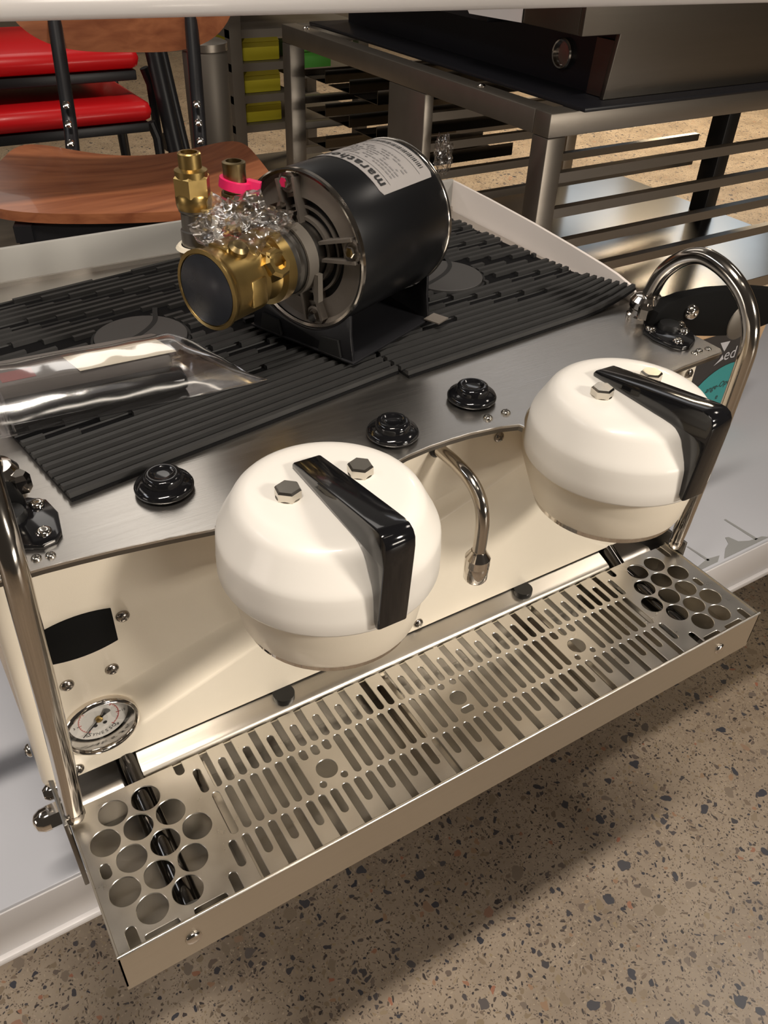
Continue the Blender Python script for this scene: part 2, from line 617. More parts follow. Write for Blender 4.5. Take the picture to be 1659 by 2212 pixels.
# ================================================================== WHITE TABLE UNDER THE MACHINE
tb = thing('display_table', (0.4, 0.48, FLOOR), 'glossy white laminate table that carries the cream coffee machine', 'table')
b = NB()
box(b, -0.62, 1.95, 0.17, 0.83, TABLE - 0.02, TABLE)
obj('table_top', b, M['laminate'], tb, bevel=0.003)
b = NB()
box(b, -0.615, 1.945, 0.168, 0.186, TABLE - 0.079, TABLE - 0.004)
box(b, -0.615, 1.945, 0.162, 0.170, TABLE - 0.084, TABLE - 0.074)
obj('edge_band', b, M['table_edge'], tb, bevel=0.002)
for x in (-0.26, 1.88):
    for y in (0.60, 0.77):
        b = NB()
        cyl(b, (x, y, FLOOR), (x, y, TABLE - 0.02), 0.022)
        obj('leg', b, M['stand_steel'], tb)
# scuffs on the laminate near the front edge
b = NB()
Z = TABLE + 0.0006
for poly in ([(0.485, 0.174), (0.585, 0.174), (0.60, 0.183), (0.575, 0.187), (0.55, 0.182), (0.515, 0.178)],
             [(0.60, 0.174), (0.71, 0.174), (0.70, 0.181), (0.672, 0.184), (0.655, 0.192), (0.650, 0.207), (0.644, 0.209), (0.636, 0.196), (0.622, 0.190)],
             [(0.572, 0.183), (0.577, 0.183), (0.573, 0.224), (0.570, 0.224)],
             [(0.683, 0.180), (0.689, 0.180), (0.684, 0.242), (0.680, 0.242)]):
    prism(b, poly, Z - 0.0004, Z)
obj('scuff_mark', b, M['smudge'], tb)

# printed pouch standing on the table behind the right steam wand
PB = Vector((0.923, 0.456, TABLE + 0.0005))
fl = thing('printed_pouch', (0.85, 0.49, TABLE), 'peach, charcoal and teal printed pouch standing behind the right steam wand', 'bag')
b = NB()
H_ = 0.25
secs = [(0.0, -0.150, 0.000, 0.0, 0.075), (0.03, -0.155, 0.0075, 0.0, 0.080), (0.115, -0.170, 0.027, 0.0, 0.075), (0.21, -0.185, 0.040, 0.0, 0.045), (H_, -0.188, 0.044, 0.0, 0.012)]
rings = [[b.verts.new(PB + Vector(p)) for p in ((x0, y0, z), (x1, y0, z), (x1, y1, z), (x0, y1, z))] for z, x0, x1, y0, y1 in secs]
for a, c in zip(rings[:-1], rings[1:]):
    for k in range(4):
        b.faces.new((a[k], a[(k + 1) % 4], c[(k + 1) % 4], c[k]))
b.faces.new(rings[0])
b.faces.new(rings[-1])
obj('pouch_body', b, M['orange'], fl, 40)


def pouch_print(name, polys, m, y):
    b = NB()
    for poly in polys:
        b.faces.new([b.verts.new(PB + Vector((u, -y, v))) for u, v in poly])
    return obj(name, b, m, fl)


pouch_print('charcoal_print', [[(-0.182, 0.211), (-0.042, 0.211), (-0.012, 0.198), (0.002, 0.170), (0.000, 0.138), (-0.15, 0.02), (-0.152, 0.02)]], M['charcoal'], 0.0006)
pouch_print('teal_print', [[(-0.149, 0.001), (-0.001, 0.001), (0.0065, 0.029), (0.0262, 0.115)] + arc(-0.030, 0.020, 0.121, math.radians(64), math.radians(172), 16)], M['teal'], 0.0012)
b = NB()
v, f = text_faces('ed', 0.034)
add_faces(b, v, f, lambda p: PB + Vector((-0.0435 + p.x, -0.0012, 0.1625 + p.y)))
obj('white_lettering', b, M['white_print'], fl)
pouch_print('white_stroke', [[(-0.083, 0.193), (-0.056, 0.191), (-0.064, 0.172), (-0.070, 0.178)]], M['white_print'], 0.0012)
pouch_print('white_stroke', [[(-0.083, 0.147), (-0.060, 0.156), (-0.066, 0.166), (-0.070, 0.158)]], M['white_print'], 0.0012)
b = NB()
v, f = text_faces('ange-Open', 0.0165, 1.0, 0.2)
add_faces(b, v, f, lambda p: PB + Vector((-0.047 + p.x, -0.0017, 0.0985 + p.y + p.x * 0.08)))
obj('fine_print', b, M['charcoal'], fl)
b = NB()
v, f = text_faces('e', 0.0165)
add_faces(b, v, f, lambda p: PB + Vector((-0.044 + p.x, -0.0017, 0.073 + p.y)))
obj('fine_print', b, M['charcoal'], fl)

# ================================================================== ESPRESSO MACHINE
mc = thing('espresso_machine', (0, 0.45, TABLE), 'cream two-group coffee machine with brushed steel hood and white caps', 'coffee machine')

HOOD = 0.293
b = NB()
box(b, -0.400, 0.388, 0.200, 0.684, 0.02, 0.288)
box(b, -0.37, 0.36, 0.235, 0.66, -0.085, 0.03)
obj('body_shell', b, M['panel_shaded'], mc, bevel=0.004)
for x in (-0.34, 0.33):
    for y in (0.27, 0.63):
        b = NB()
        lathe(b, [(0.02, 0), (0.024, 0.006), (0.02, 0.012), (0.02, 0.05)], Matrix.Translation((x, y, TABLE + 0.0008)), 20)
        obj('foot', b, M['black_satin'], mc)

# front panel: sheet folded back round both ends
b = NB()
prof = [(-0.411, 0.235), (-0.4115, 0.197)] + arc(-0.3995, 0.190, 0.012, math.pi, 1.5 * math.pi, 6) + arc(0.3845, 0.190, 0.012, 1.5 * math.pi, 2 * math.pi, 6) + [(0.3965, 0.235)]
lo = [b.verts.new((x * 1.0, y, 0.011)) for x, y in prof]
hi = [b.verts.new((x * (0.975 if x < 0 else 1.0), y, 0.289)) for x, y in prof]
for i in range(len(prof) - 1):
    b.faces.new((lo[i], lo[i + 1], hi[i + 1], hi[i]))
g = bmesh.ops.solidify(b, geom=b.faces[:], thickness=0.002)
cutter = NB()
lathe(cutter, [(0.0318, -0.03), (0.0318, 0.03)], frame((-0.348, 0.178, 0.070), (0, -1, 0)), 48)
cme = bpy.data.meshes.new('cutter')
bmesh.ops.recalc_face_normals(cutter, faces=cutter.faces)
cutter.to_mesh(cme)
cutter.free()
cob = bpy.data.objects.new('cutter', cme)
COL.objects.link(cob)
pan = obj('front_panel', b, M['cream'], mc, 40)
md = pan.modifiers.new('hole', 'BOOLEAN')
md.object = cob
md.operation = 'DIFFERENCE'
md.solver = 'EXACT'
pme = bpy.data.meshes.new_from_object(pan.evaluated_get(bpy.context.evaluated_depsgraph_get()))
pan.modifiers.clear()
pan.data = pme
bpy.data.objects.remove(cob, do_unlink=True)
PY = 0.178

# side and back guards
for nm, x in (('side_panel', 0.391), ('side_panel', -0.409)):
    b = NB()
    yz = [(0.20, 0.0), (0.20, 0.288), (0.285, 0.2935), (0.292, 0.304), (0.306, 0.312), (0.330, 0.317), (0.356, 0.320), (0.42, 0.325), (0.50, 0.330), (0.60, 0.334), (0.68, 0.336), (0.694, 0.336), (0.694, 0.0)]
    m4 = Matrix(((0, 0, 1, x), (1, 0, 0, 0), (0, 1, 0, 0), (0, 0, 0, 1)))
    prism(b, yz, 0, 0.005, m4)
    obj(nm, b, M['panel_lit'], mc, bevel=0.0012)
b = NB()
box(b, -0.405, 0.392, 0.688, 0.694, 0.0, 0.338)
obj('back_panel', b, M['panel_shaded'], mc, bevel=0.0012)
b = NB()
box(b, -0.404, 0.391, 0.684, 0.688, HOOD, 0.2985)
obj('back_seam', b, M['brushed'], mc)

# hood: stainless plate with scalloped front edge
GX = (-0.158, 0.158)
fe = [(-0.405, 0.152), (-0.361, 0.1505), (-0.335, 0.148), (-0.307, 0.1445), (-0.27, 0.1385), (-0.2310, 0.1312)] + [(GX[0] + 0.0915 * math.cos(a), 0.079 + 0.0915 * math.sin(a)) for a in [math.radians(144 - 108 * i / 12) for i in range(13)]] + [(-0.084, 0.1335), (-0.06, 0.1405), (-0.04, 0.1452), (-0.015, 0.148), (0.01, 0.1485), (0.032, 0.1478), (0.064, 0.1432), (0.0825, 0.1375)] + [(GX[1] + 0.0915 * math.cos(a), 0.079 + 0.0915 * math.sin(a)) for a in [math.radians(144 - 108 * i / 12) for i in range(13)]] + [(0.234, 0.1332), (0.27, 0.139), (0.32, 0.1455), (0.384, 0.1485)]
hood_poly = fe + [(0.389, 0.155), (0.389, 0.684), (-0.405, 0.684)]
sheet('hood', [hood_poly], 0.003, HOOD - 0.0015, M['brushed'], mc, 0.0005)
# folded lip below the front edge
for seg_ in (fe[0:6], fe[19:28], fe[41:45]):
    b = NB()
    for (x0, y0), (x1, y1) in zip(seg_[:-1], seg_[1:]):
        q = [b.verts.new(p) for p in ((x0, y0 + 0.0012, HOOD - 0.003), (x1, y1 + 0.0012, HOOD - 0.003), (x1, y1 + 0.0012, HOOD - 0.008), (x0, y0 + 0.0012, HOOD - 0.008))]
        b.faces.new(q)
        q2 = [b.verts.new(p) for p in ((x0, y0 + 0.0032, HOOD - 0.003), (x1, y1 + 0.0032, HOOD - 0.003), (x1, y1 + 0.0032, HOOD - 0.008), (x0, y0 + 0.0032, HOOD - 0.008))]
        b.faces.new(q2[::-1])
        b.faces.new((q[3], q[2], q2[2], q2[3]))
    obj('hood_lip', b, M['steel_dark'], mc)

# buttons on the hood
for x, y in ((-0.249, 0.199), (-0.0365, 0.1785), (0.0685, 0.197)):
    b = NB()
    lathe(b, [(0.0205, 0), (0.0215, 0.0015), (0.0245, 0.003), (0.0247, 0.0052), (0.0232, 0.0078), (0.0185, 0.0092), (0.0168, 0.0098), (0.0165, 0.0135), (0.0150, 0.0165), (0.0118, 0.0178), (0.0102, 0.0172), (0.0092, 0.0160), (0.005, 0.0155), (0, 0.0154)],
          Matrix.Translation((x, y, HOOD)), 40)
    o = obj('button', b, M['black_gloss'], mc, 60)
for x, y in ((0.0615, 0.1605), (0.083, 0.160), (-0.3905, 0.16)):
    screw('hood_screw', (x, y, HOOD), (0, 0, 1), mc, 0.0048)

# display window in the front panel
b = NB()
top = [(-0.376 + 0.06 * t, 0.2055 + 0.0045 * (1 - (2 * t - 1) ** 2)) for t in [i / 10 for i in range(11)]]
bot = [(-0.316 - 0.06 * t, 0.1670 - 0.0045 * (1 - (2 * t - 1) ** 2)) for t in [i / 10 for i in range(11)]]
mxz = Matrix(((1, 0, 0, 0), (0, 0, 1, 0), (0, 1, 0, 0), (0, 0, 0, 1)))
prism(b, [(p[0], p[1]) for p in top + bot], PY - 0.0012, PY + 0.004, mxz)
obj('display_window', b, M['display'], mc, bevel=0.0006)

for x, z in ((-0.3078, 0.1919), (-0.384, 0.1922), (-0.3267, 0.1346), (-0.3662, 0.1358), (-0.3787, 0.0217), (0.0116, 0.0216), (0.0945, 0.2519), (-0.3773, 0.2541), (0.3775, 0.2535), (0.3775, 0.0217), (-0.0945, 0.2519)):
    screw('panel_screw', (x, PY, z), (0, -1, 0), mc, 0.0060, M['screw'])
screw('panel_screw', (-0.4118, 0.196, 0.052), (-1, 0, 0), mc, 0.0065)

# pressure gauge
gx, gz = -0.348, 0.070
gf = frame((gx, PY, gz), (0, -1, 0), (1, 0, 0))     # local x = +X, local z = towards the viewer
b = NB()
lathe(b, [(0.0355, 0), (0.0355, 0.003), (0.0345, 0.0062), (0.0325, 0.0072), (0.0312, 0.0062), (0.0305, 0.001), (0.0295, -0.011)], gf, 48, close=False)
gauge = obj('pressure_gauge', b, M['chrome'], mc, 50)
yd = gf @ Vector((0, 1, 0)) - gf.translation
up = 1 if yd.z > 0 else -1
b = NB()
lathe(b, [(0.0, -0.0105), (0.031, -0.0105)], gf, 40, close=False)
obj('gauge_well', b, M['steel_dark'], gauge)
b = NB()
lathe(b, [(0.0275, -0.0085), (0.0275, -0.0075), (0, -0.0075)], gf, 48, close=False)
obj('dial', b, M['dial'], gauge)


def dialp(r, a, z=-0.0071):
    return gf @ Vector((r * math.cos(a), up * r * math.sin(a), z))


def ring_arc(b, r0, r1, a0, a1, n):
    for i in range(n):
        t0, t1 = a0 + (a1 - a0) * i / n, a0 + (a1 - a0) * (i + 1) / n
        b.faces.new([b.verts.new(dialp(r, a)) for r, a in ((r0, t0), (r1, t0), (r1, t1), (r0, t1))])


b = NB()
A0, A1 = math.radians(232), math.radians(-52)
ring_arc(b, 0.0183, 0.0190, A0, A1, 48)
for i in range(31):
    a = A0 + (A1 - A0) * i / 30
    big = i % 5 == 0
    ring_arc(b, 0.0163 if big else 0.0173, 0.0186, a - (0.028 if big else 0.014), a + (0.028 if big else 0.014), 1)
obj('red_scale', b, M['ink_red'], gauge)
b = NB()
for i in range(7):
    a = A0 + (A1 - A0) * i / 6
    ring_arc(b, 0.0186, 0.0205, a - 0.02, a + 0.02, 1)
    v, f = text_faces(str(i * 3) if i else '0', 0.0042)
    c0 = dialp(0.0232, a)
    add_faces(b, v, f, lambda p: gf @ (gf.inverted() @ c0 + Vector((p.x, up * p.y, 0))))
for i, ch in enumerate('SYNESSO'):
    a = math.radians(-90 - 33 + 11.0 * i)
    v, f = text_faces(ch, 0.0068 if i == 0 else 0.0056)
    c0 = gf.inverted() @ dialp(0.0215, a)
    ca, sa = math.cos(a + math.pi / 2), math.sin(a + math.pi / 2)
    add_faces(b, v, f, lambda p: gf @ (c0 + Vector((p.x * ca - p.y * sa, up * (p.x * sa + p.y * ca), 0))))
for sx in (-0.0045, 0.0045):
    c0 = Vector((sx, up * -0.0088, -0.0071))
    b.faces.new([b.verts.new(gf @ (c0 + Vector((0.0020 * math.cos(t), 0.0020 * math.sin(t), 0)))) for t in [2 * math.pi * k / 16 for k in range(16)]])
obj('dial_print', b, M['ink'], gauge)
b = NB()
na = math.radians(222)
for pts in ([(0.0, 0.0009), (0.024, 0.00035), (0.024, -0.00035), (0.0, -0.0009)], [(0.0, 0.0009), (-0.006, 0.0009), (-0.0125, 0.0034), (-0.0135, 0.002), (-0.0138, 0), (-0.0135, -0.002), (-0.0125, -0.0034), (-0.006, -0.0009), (0, -0.0009)]):
    rot = [(x * math.cos(na) - y * math.sin(na), up * (x * math.sin(na) + y * math.cos(na))) for x, y in pts]
    prism(b, rot, -0.0055, -0.0049, gf)
obj('needle', b, M['ink'], gauge)
b = NB()
lathe(b, [(0.0034, -0.007), (0.0034, -0.0045), (0.002, -0.0038), (0, -0.0038)], gf, 16)
obj('pivot', b, M['brass'], gauge)
b = NB()
lathe(b, [(0.0309, 0.0035), (0.0, 0.0036)], gf, 40, close=False)
obj('gauge_glass', b, M['gauge_glass'], gauge)

# water tap between the groups
b = NB()
tp = spline([(0.0165, 0.182, 0.2625), (0.0175, 0.165, 0.2622), (0.019, 0.145, 0.2600), (0.020, 0.124, 0.2545), (0.020, 0.108, 0.242), (0.020, 0.1015, 0.224), (0.020, 0.1005, 0.205), (0.020, 0.101, 0.178)], 7)
tube(b, tp, 0.0068, 18)
tap = obj('water_tap', b, M['pipe'], mc, 60)
b = NB()
lathe(b, [(0.0075, 0.0), (0.0085, -0.002), (0.0128, -0.0085), (0.0130, -0.0165), (0.0122, -0.0175), (0.0122, -0.0185), (0.0126, -0.0195), (0.0120, -0.035), (0.0105, -0.0375), (0.0, -0.0375)], Matrix.Translation((0.020, 0.101, 0.1865)), 28)
obj('nozzle', b, M['chrome'], tap, 30)
b = NB()
lathe(b, [(0.0095, 0), (0.0095, 0.0022), (0.0075, 0.004)], frame((0.0166, PY, 0.2625), (0, -1, 0)), 20)
obj('escutcheon', b, M['black_satin'], tap)


# groups
def make_group(gx):
    cx, cy = gx, 0.079
    b = NB()
    r = 0.0795

    def ring(z, rr, half):
        # circle hulled back to the panel
        pts = []
        hx, hy = half, PY + 0.002 - cy
        d = math.hypot(hx, hy)
        a_t = math.atan2(hy, hx) - math.acos(min(1, rr / d))
        n = 40
        a0, a1 = a_t, math.pi - a_t - 2 * math.pi
        pts = [(cx + rr * math.cos(a0 + (a1 - a0) * i / n), cy + rr * math.sin(a0 + (a1 - a0) * i / n)) for i in range(n + 1)]
        pts += [(cx - hx, cy + hy), (cx + hx, cy + hy)]
        return [b.verts.new((x, y, z)) for x, y in pts]
    R_ = [ring(0.2205, 0.0715, 0.022), ring(0.2215, 0.0738, 0.025), ring(0.224, 0.0752, 0.027), ring(0.245, 0.0785, 0.030), ring(0.262, 0.0800, 0.031), ring(0.286, 0.0800, 0.031)]
    for a, c in zip(R_[:-1], R_[1:]):
        n = len(a)
        for i in range(n):
            j = (i + 1) % n
            b.faces.new((a[i], a[j], c[j], c[i]))
    b.faces.new(R_[0])
    b.faces.new(R_[-1])
    gr = obj('group_head', b, M['cream'], mc, 40)
    T = Matrix.Translation((cx, cy, 0))
    b = NB()
    lathe(b, [(0.0600, 0.2145), (0.0690, 0.2140), (0.0718, 0.2155), (0.0718, 0.2210)], T, 56)
    obj('screen_ring', b, M['chrome'], gr, 40)
    b = NB()
    prof = [(0.0862, 0.2705), (0.0885, 0.2712), (0.0892, 0.2730), (0.0890, 0.286), (0.0882, 0.297), (0.0878, 0.3040), (0.0872, 0.3068), (0.0860, 0.3096), (0.0846, 0.3124), (0.0790, 0.3226), (0.0758, 0.3288), (0.0740, 0.3318), (0.0712, 0.3348), (0.0670, 0.3374), (0.0615, 0.3388), (0.055, 0.3392), (0, 0.3392)]
    lathe(b, prof, T, 72)
    obj('group_cap', b, M['cap'], gr, 60)
    # L-shaped handle fin: rises along the top, turns down over the front
    yz = [(0.1160, 0.3385), (0.1175, 0.3415), (0.1150, 0.3452)]
    yz += [(0.06, 0.3553), (0.01, 0.3638), (-0.006, 0.3663)]
    yz += [(-0.0125, 0.3663), (-0.0175, 0.3640), (-0.0205, 0.3595), (-0.0213, 0.352), (-0.0208, 0.34), (-0.0178, 0.29), (-0.0170, 0.2795), (-0.0150, 0.2768), (-0.0118, 0.2772), (-0.0092, 0.281)]
    yz += [(-0.0075, 0.300), (-0.004, 0.314), (0.0045, 0.3305), (0.0155, 0.3385)]
    b = NB()
    m4 = Matrix(((0, 0, 1, cx), (1, 0, 0, 0), (0, 1, 0, 0), (0, 0, 0, 1)))
    prism(b, yz, -0.0122, 0.0122, m4)
    obj('handle', b, M['black_gloss'], gr, 30, bevel=0.0032)
    for s in (-1, 1):
        hexbolt('hex_bolt', (cx + s * 0.031, cy + 0.006 + 0.0, 0.3392), M['nickel'], gr, 0.0104, 0.0088, rot=0.35)
        b = NB()
        lathe(b, [(0.0098, -0.0003), (0.0098, 0.0006), (0, 0.0006)], Matrix.Translation((cx + s * 0.031, cy + 0.006, 0.3392)), 24)
        obj('washer', b, M['nickel'], gr)
    return gr


for gx_ in GX:
    make_group(gx_)

# drip spouts under the panel
for s in (-1, 1):
    b = NB()
    lathe(b, [(0, 0.0108), (0.0118, 0.0108), (0.0118, 0.0030), (0.0110, 0.0016), (0.0085, 0.0014), (0.0085, 0.004), (0, 0.004)], Matrix.Translation((s * 0.1648, 0.1712, 0)), 24, close=False)
    obj('drain_spout', b, M['black_satin'], mc)

# stainless ledge behind the tray
b = NB()
yz = [(0.1542, -0.045), (0.1545, -0.010), (0.1552, -0.005), (0.1570, -0.0012), (0.1595, 0.0006), (0.1640, 0.0022), (0.1710, 0.0044), (0.1775, 0.0066), (0.1820, 0.0084), (0.2000, 0.0100), (0.2340, 0.0100), (0.2340, -0.045)]
m4 = Matrix(((0, 0, 1, 0), (1, 0, 0, 0), (0, 1, 0, 0), (0, 0, 0, 1)))
prism(b, yz, -0.325, 0.300, m4)
obj('drain_ledge', b, M['tray'], mc, 50)
b = NB()
prism(b, [(0.158, -0.05), (0.16, -0.014), (0.166, -0.010), (0.175, -0.012), (0.215, -0.02), (0.215, -0.05)], -0.395, -0.327, m4)
obj('ledge_end', b, M['brushed'], mc, 50)
b = NB()
prism(b, [(0.158, -0.05), (0.16, -0.014), (0.166, -0.010), (0.175, -0.012), (0.215, -0.02), (0.215, -0.05)], 0.302, 0.385, m4)
obj('ledge_end', b, M['brushed'], mc, 50)
for x in (-0.334, 0.317):
    b = NB()
    tube(b, [(x, 0.215, 0.012), (x, 0.19, 0.006), (x + 0.001, 0.15, -0.014), (x + 0.002, 0.02, -0.022)], 0.0115, 18)
    obj('drain_tube', b, M['drain'], mc, 60)

# drip tray: open stainless box hung in front of the body
W = 0.4005
b = NB()
t = 0.0016
box(b, -W, W, -0.0025, -0.0025 + t, -0.056, 0.0018)
box(b, -W, -W + t, -0.0025, 0.154, -0.050, 0.0012)
box(b, W - t, W, -0.0025, 0.154, -0.050, 0.0012)
box(b, -W, W, 0.1525, 0.154, -0.045, -0.004)
tray = obj('drip_tray', b, M['tray'], mc)
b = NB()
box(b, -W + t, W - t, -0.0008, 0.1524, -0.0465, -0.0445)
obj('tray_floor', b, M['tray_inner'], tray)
b = NB()
cyl(b, (-W, -0.0018, 0.0016), (W, -0.0018, 0.0016), 0.0017, seg=8)
obj('rolled_rim', b, M['grate'], tray, 80)
for x in (-0.3385, 0.3385):
    b = NB()
    lathe(b, [(0.0075, 0), (0.0075, 0.0012), (0.006, 0.0026), (0.0028, 0.0032), (0, 0.0032)], frame((x, -0.0025, -0.0285), (0, -1, 0)), 24)
    obj('rivet', b, M['chrome'], tray, 60)
# grate carriers inside the tray
for x in (-0.27, -0.05, 0.17, 0.285):
    b = NB()
    box(b, x - 0.004, x + 0.004, 0.002, 0.150, -0.044, -0.012)
    obj('tray_rib', b, M['tray'], tray)

# tray brackets with acorn nuts
for s in (-1, 1):
    b = NB()
    box(b, s * 0.404 - 0.0022, s * 0.404 + 0.0022, 0.125, 0.215, -0.085, 0.020)
    br = obj('tray_bracket', b, M['steel_dark'], mc, bevel=0.001)
    b = NB()
    f = frame((s * 0.406, 0.158, -0.004), (s, 0, 0))
    lathe(b, [(0.0125, 0), (0.0125, 0.010)], f, 6)
    lathe(b, [(0.0115, 0.010), (0.0112, 0.016), (0.0085, 0.0215), (0.004, 0.0242), (0, 0.0246)], f, 20)
    obj('acorn_nut', b, M['chrome'], br, 40)
    b = NB()
    f = frame((s * 0.406, 0.176, 0.008), (s, 0, 0))
    lathe(b, [(0.008, 0), (0.008, 0.004), (0.005, 0.008), (0, 0.009)], f, 16)
    lathe(b, [(0.008, -0.012), (0.008, -0.004)], f, 16)
    obj('bracket_screw', b, M['chrome'], br, 40)


# steam wands, valve blocks and paddles at both ends
def steam_end(s):
    P = [(0.368, 0.256, 0.305), (0.369, 0.252, 0.330), (0.370, 0.243, 0.355), (0.372, 0.225, 0.376), (0.374, 0.203, 0.387), (0.375, 0.180, 0.386), (0.3765, 0.157, 0.3775), (0.378, 0.138, 0.363), (0.379, 0.124, 0.343), (0.3805, 0.117, 0.318), (0.382, 0.1165, 0.285), (0.386, 0.122, 0.180), (0.3905, 0.1295, 0.085), (0.3946, 0.135, 0.020)]
    P = [(s * x, y, z) for x, y, z in P]
    pts = spline(P, 6)
    rr = [0.0094 if p.z > 0.05 else 0.0094 - 0.0008 * (0.05 - p.z) / 0.03 for p in pts]
    b = NB()
    tube(b, pts, rr, 20)
    wd = obj('steam_wand', b, M['pipe'], mc, 60)
    b = NB()
    d = (pts[-1] - pts[-4]).normalized()
    f = frame(pts[-1] - d * 0.004, d)
    lathe(b, [(0.0089, 0), (0.0092, 0.004), (0.0088, 0.012), (0.006, 0.016), (0, 0.0165)], f, 20)
    obj('steam_tip', b, M['pipe'], wd, 50)
    b = NB()
    c = Vector((s * 0.368, 0.255, HOOD))
    lathe(b, [(0.0205, 0), (0.0205, 0.006), (0.018, 0.008), (0.018, 0.014), (0.0195, 0.016), (0.0195, 0.024), (0.015, 0.030), (0.0105, 0.031)], Matrix.Translation(c), 28)
    obj('ball_joint', b, M['chrome'], wd, 35)
    b = NB()
    for q in ((-0.016, -0.014), (0.018, -0.010)):
        lathe(b, [(0.0085, 0.010), (0.0085, 0.022), (0.006, 0.026)], Matrix.Translation(c + Vector((s * q[0], q[1], 0))), 6)
    obj('joint_nut', b, M['chrome'], wd, 25)
    # valve flange on the hood
    b = NB()
    poly = [(0.338, 0.180), (0.344, 0.172), (0.354, 0.170), (0.372, 0.178), (0.386, 0.194), (0.388, 0.210), (0.380, 0.224), (0.366, 0.236), (0.350, 0.236), (0.338, 0.226), (0.334, 0.205)]
    poly = [(s * x, y) for x, y in poly]
    prism(b, poly, HOOD, HOOD + 0.005)
    # fix winding for the mirrored copy happens in recalc
    lv = obj('steam_valve', b, M['black_gloss'], mc, bevel=0.0012)
    b = NB()
    lathe(b, [(0.013, 0), (0.013, 0.003), (0.0115, 0.007), (0, 0.009)], Matrix.Translation((s * 0.368, 0.2150, HOOD + 0.004)), 20)
    obj('valve_stem', b, M['black_satin'], lv)
    for x, y in ((0.350, 0.184), (0.346, 0.222), (0.377, 0.200)):
        b = NB()
        lathe(b, [(0.0062, 0), (0.0062, 0.0014), (0.0045, 0.003), (0.0022, 0.0033), (0, 0.0026)], Matrix.Translation((s * x, y, HOOD + 0.005)), 18)
        obj('flange_screw', b, M['chrome'], lv, 50)
    # paddle: long black blade pointing sideways
    xz = [(0.352, 0.296), (0.358, 0.314), (0.372, 0.324), (0.40, 0.3265), (0.45, 0.3235), (0.52, 0.3135), (0.58, 0.299), (0.61, 0.285), (0.612, 0.262), (0.59, 0.250), (0.53, 0.246), (0.47, 0.258), (0.42, 0.270), (0.391, 0.281), (0.390, 0.296)]
    b = NB()
    m4 = Matrix(((s, 0, 0, 0), (0, 0, 1, 0), (0, 1, 0, 0), (0, 0, 0, 1)))
    prism(b, xz, 0.226, 0.243, m4)
    pd = obj('steam_paddle', b, M['display'], lv, bevel=0.0035)
    for x, z in ((0.414, 0.3045), (0.398, 0.2870)):
        b = NB()
        f = frame((s * x, 0.2262, z), (0, -1, 0))
        lathe(b, [(0.0098, 0), (0.0098, 0.003), (0.0075, 0.0075), (0.004, 0.0092), (0.002, 0.0085), (0, 0.007)], f, 20)
        obj('paddle_screw', b, M['chrome'], lv, 50)
    b = NB()
    f = frame((s * 0.521, 0.2262, 0.268), (0, -1, 0))
    lathe(b, [(0.024, -0.001), (0.024, 0.0015), (0.0235, 0.002), (0, 0.002)], f, 28)
    obj('paddle_inset', b, M['rack_steel'], lv, 50)
    for x, y in ((0.362, 0.162), (0.374, 0.160), (0.352, 0.160)):
        screw('hood_screw', (s * x, y, HOOD), (0, 0, 1), mc, 0.0040)


steam_end(1)
steam_end(-1)

# ================================================================== DRIP GRATE
P_ = 0.0133
HW = 0.0043


def colx(c):
    return (c - 20.5) * P_


def slot(x, y0, y1, w=HW):
    h = math.pi / 2
    return arc(x, y0 + w, w, 2 * h, 4 * h, 8) + arc(x, y1 - w, w, 0, 2 * h, 8)


def circ(x, y, r, n=28):
    return arc(x, y, r, 0, 2 * math.pi, n)[:-1]


holes = []
skip = {7, 8, 9, 20, 21, 32, 33, 34}
for c_ in range(42):
    if c_ not in skip:
        holes.append(slot(colx(c_), 0.0525, 0.1035))
front_open, back_open = [], []
for k in range(43):
    x = colx(k - 0.5)
    if k % 2 == 0:
        holes.append(slot(x, 0.0198, 0.0488))
        holes.append(slot(x, 0.1068, 0.1366))
    else:
        front_open.append(x)
        back_open.append(x)
for c_ in (7, 8, 9, 32, 33, 34):
    holes.append(slot(colx(c_), 0.0905, 0.1035))
for c_ in (8, 33):
    holes.append(circ(colx(c_), 0.0718, 0.0112))
    for dx in (-0.0118, 0.0118):
        holes.append(circ(colx(c_) + dx, 0.0572, 0.0040, 16))
holes.append(circ(0, 0.0785, 0.0098))
for dx in (-0.0079, 0.0079):
    holes.append(circ(dx, 0.1000, 0.0042, 16))
holes.append(rrect(-0.0085, 0.0085, 0.0565, 0.0655, 0.0044))
lh = [(-0.3634, 0.1301), (-0.3320, 0.1301), (-0.3785, 0.1040), (-0.3475, 0.1043), (-0.3165, 0.1044), (-0.3625, 0.0776), (-0.3314, 0.0775), (-0.3004, 0.0779), (-0.3774, 0.0507), (-0.3463, 0.0509), (-0.3152, 0.0508), (-0.3618, 0.0244), (-0.3301, 0.0247)]
rh = [(0.3250, 0.1300), (0.3548, 0.1296), (0.3103, 0.1033), (0.3403, 0.1032), (0.3703, 0.1028), (0.2964, 0.0772), (0.3265, 0.0772), (0.3561, 0.0768), (0.3129, 0.0512), (0.3423, 0.0506), (0.3718, 0.0503), (0.3289, 0.0250), (0.3588, 0.0248)]
for x, y in lh + rh:
    holes.append(circ(x, y, 0.0139, 32))
holes.append(slot(-0.3862, 0.0690, 0.0850, 0.0050))
holes.append(slot(0.3790, 0.0690, 0.0850, 0.0042))

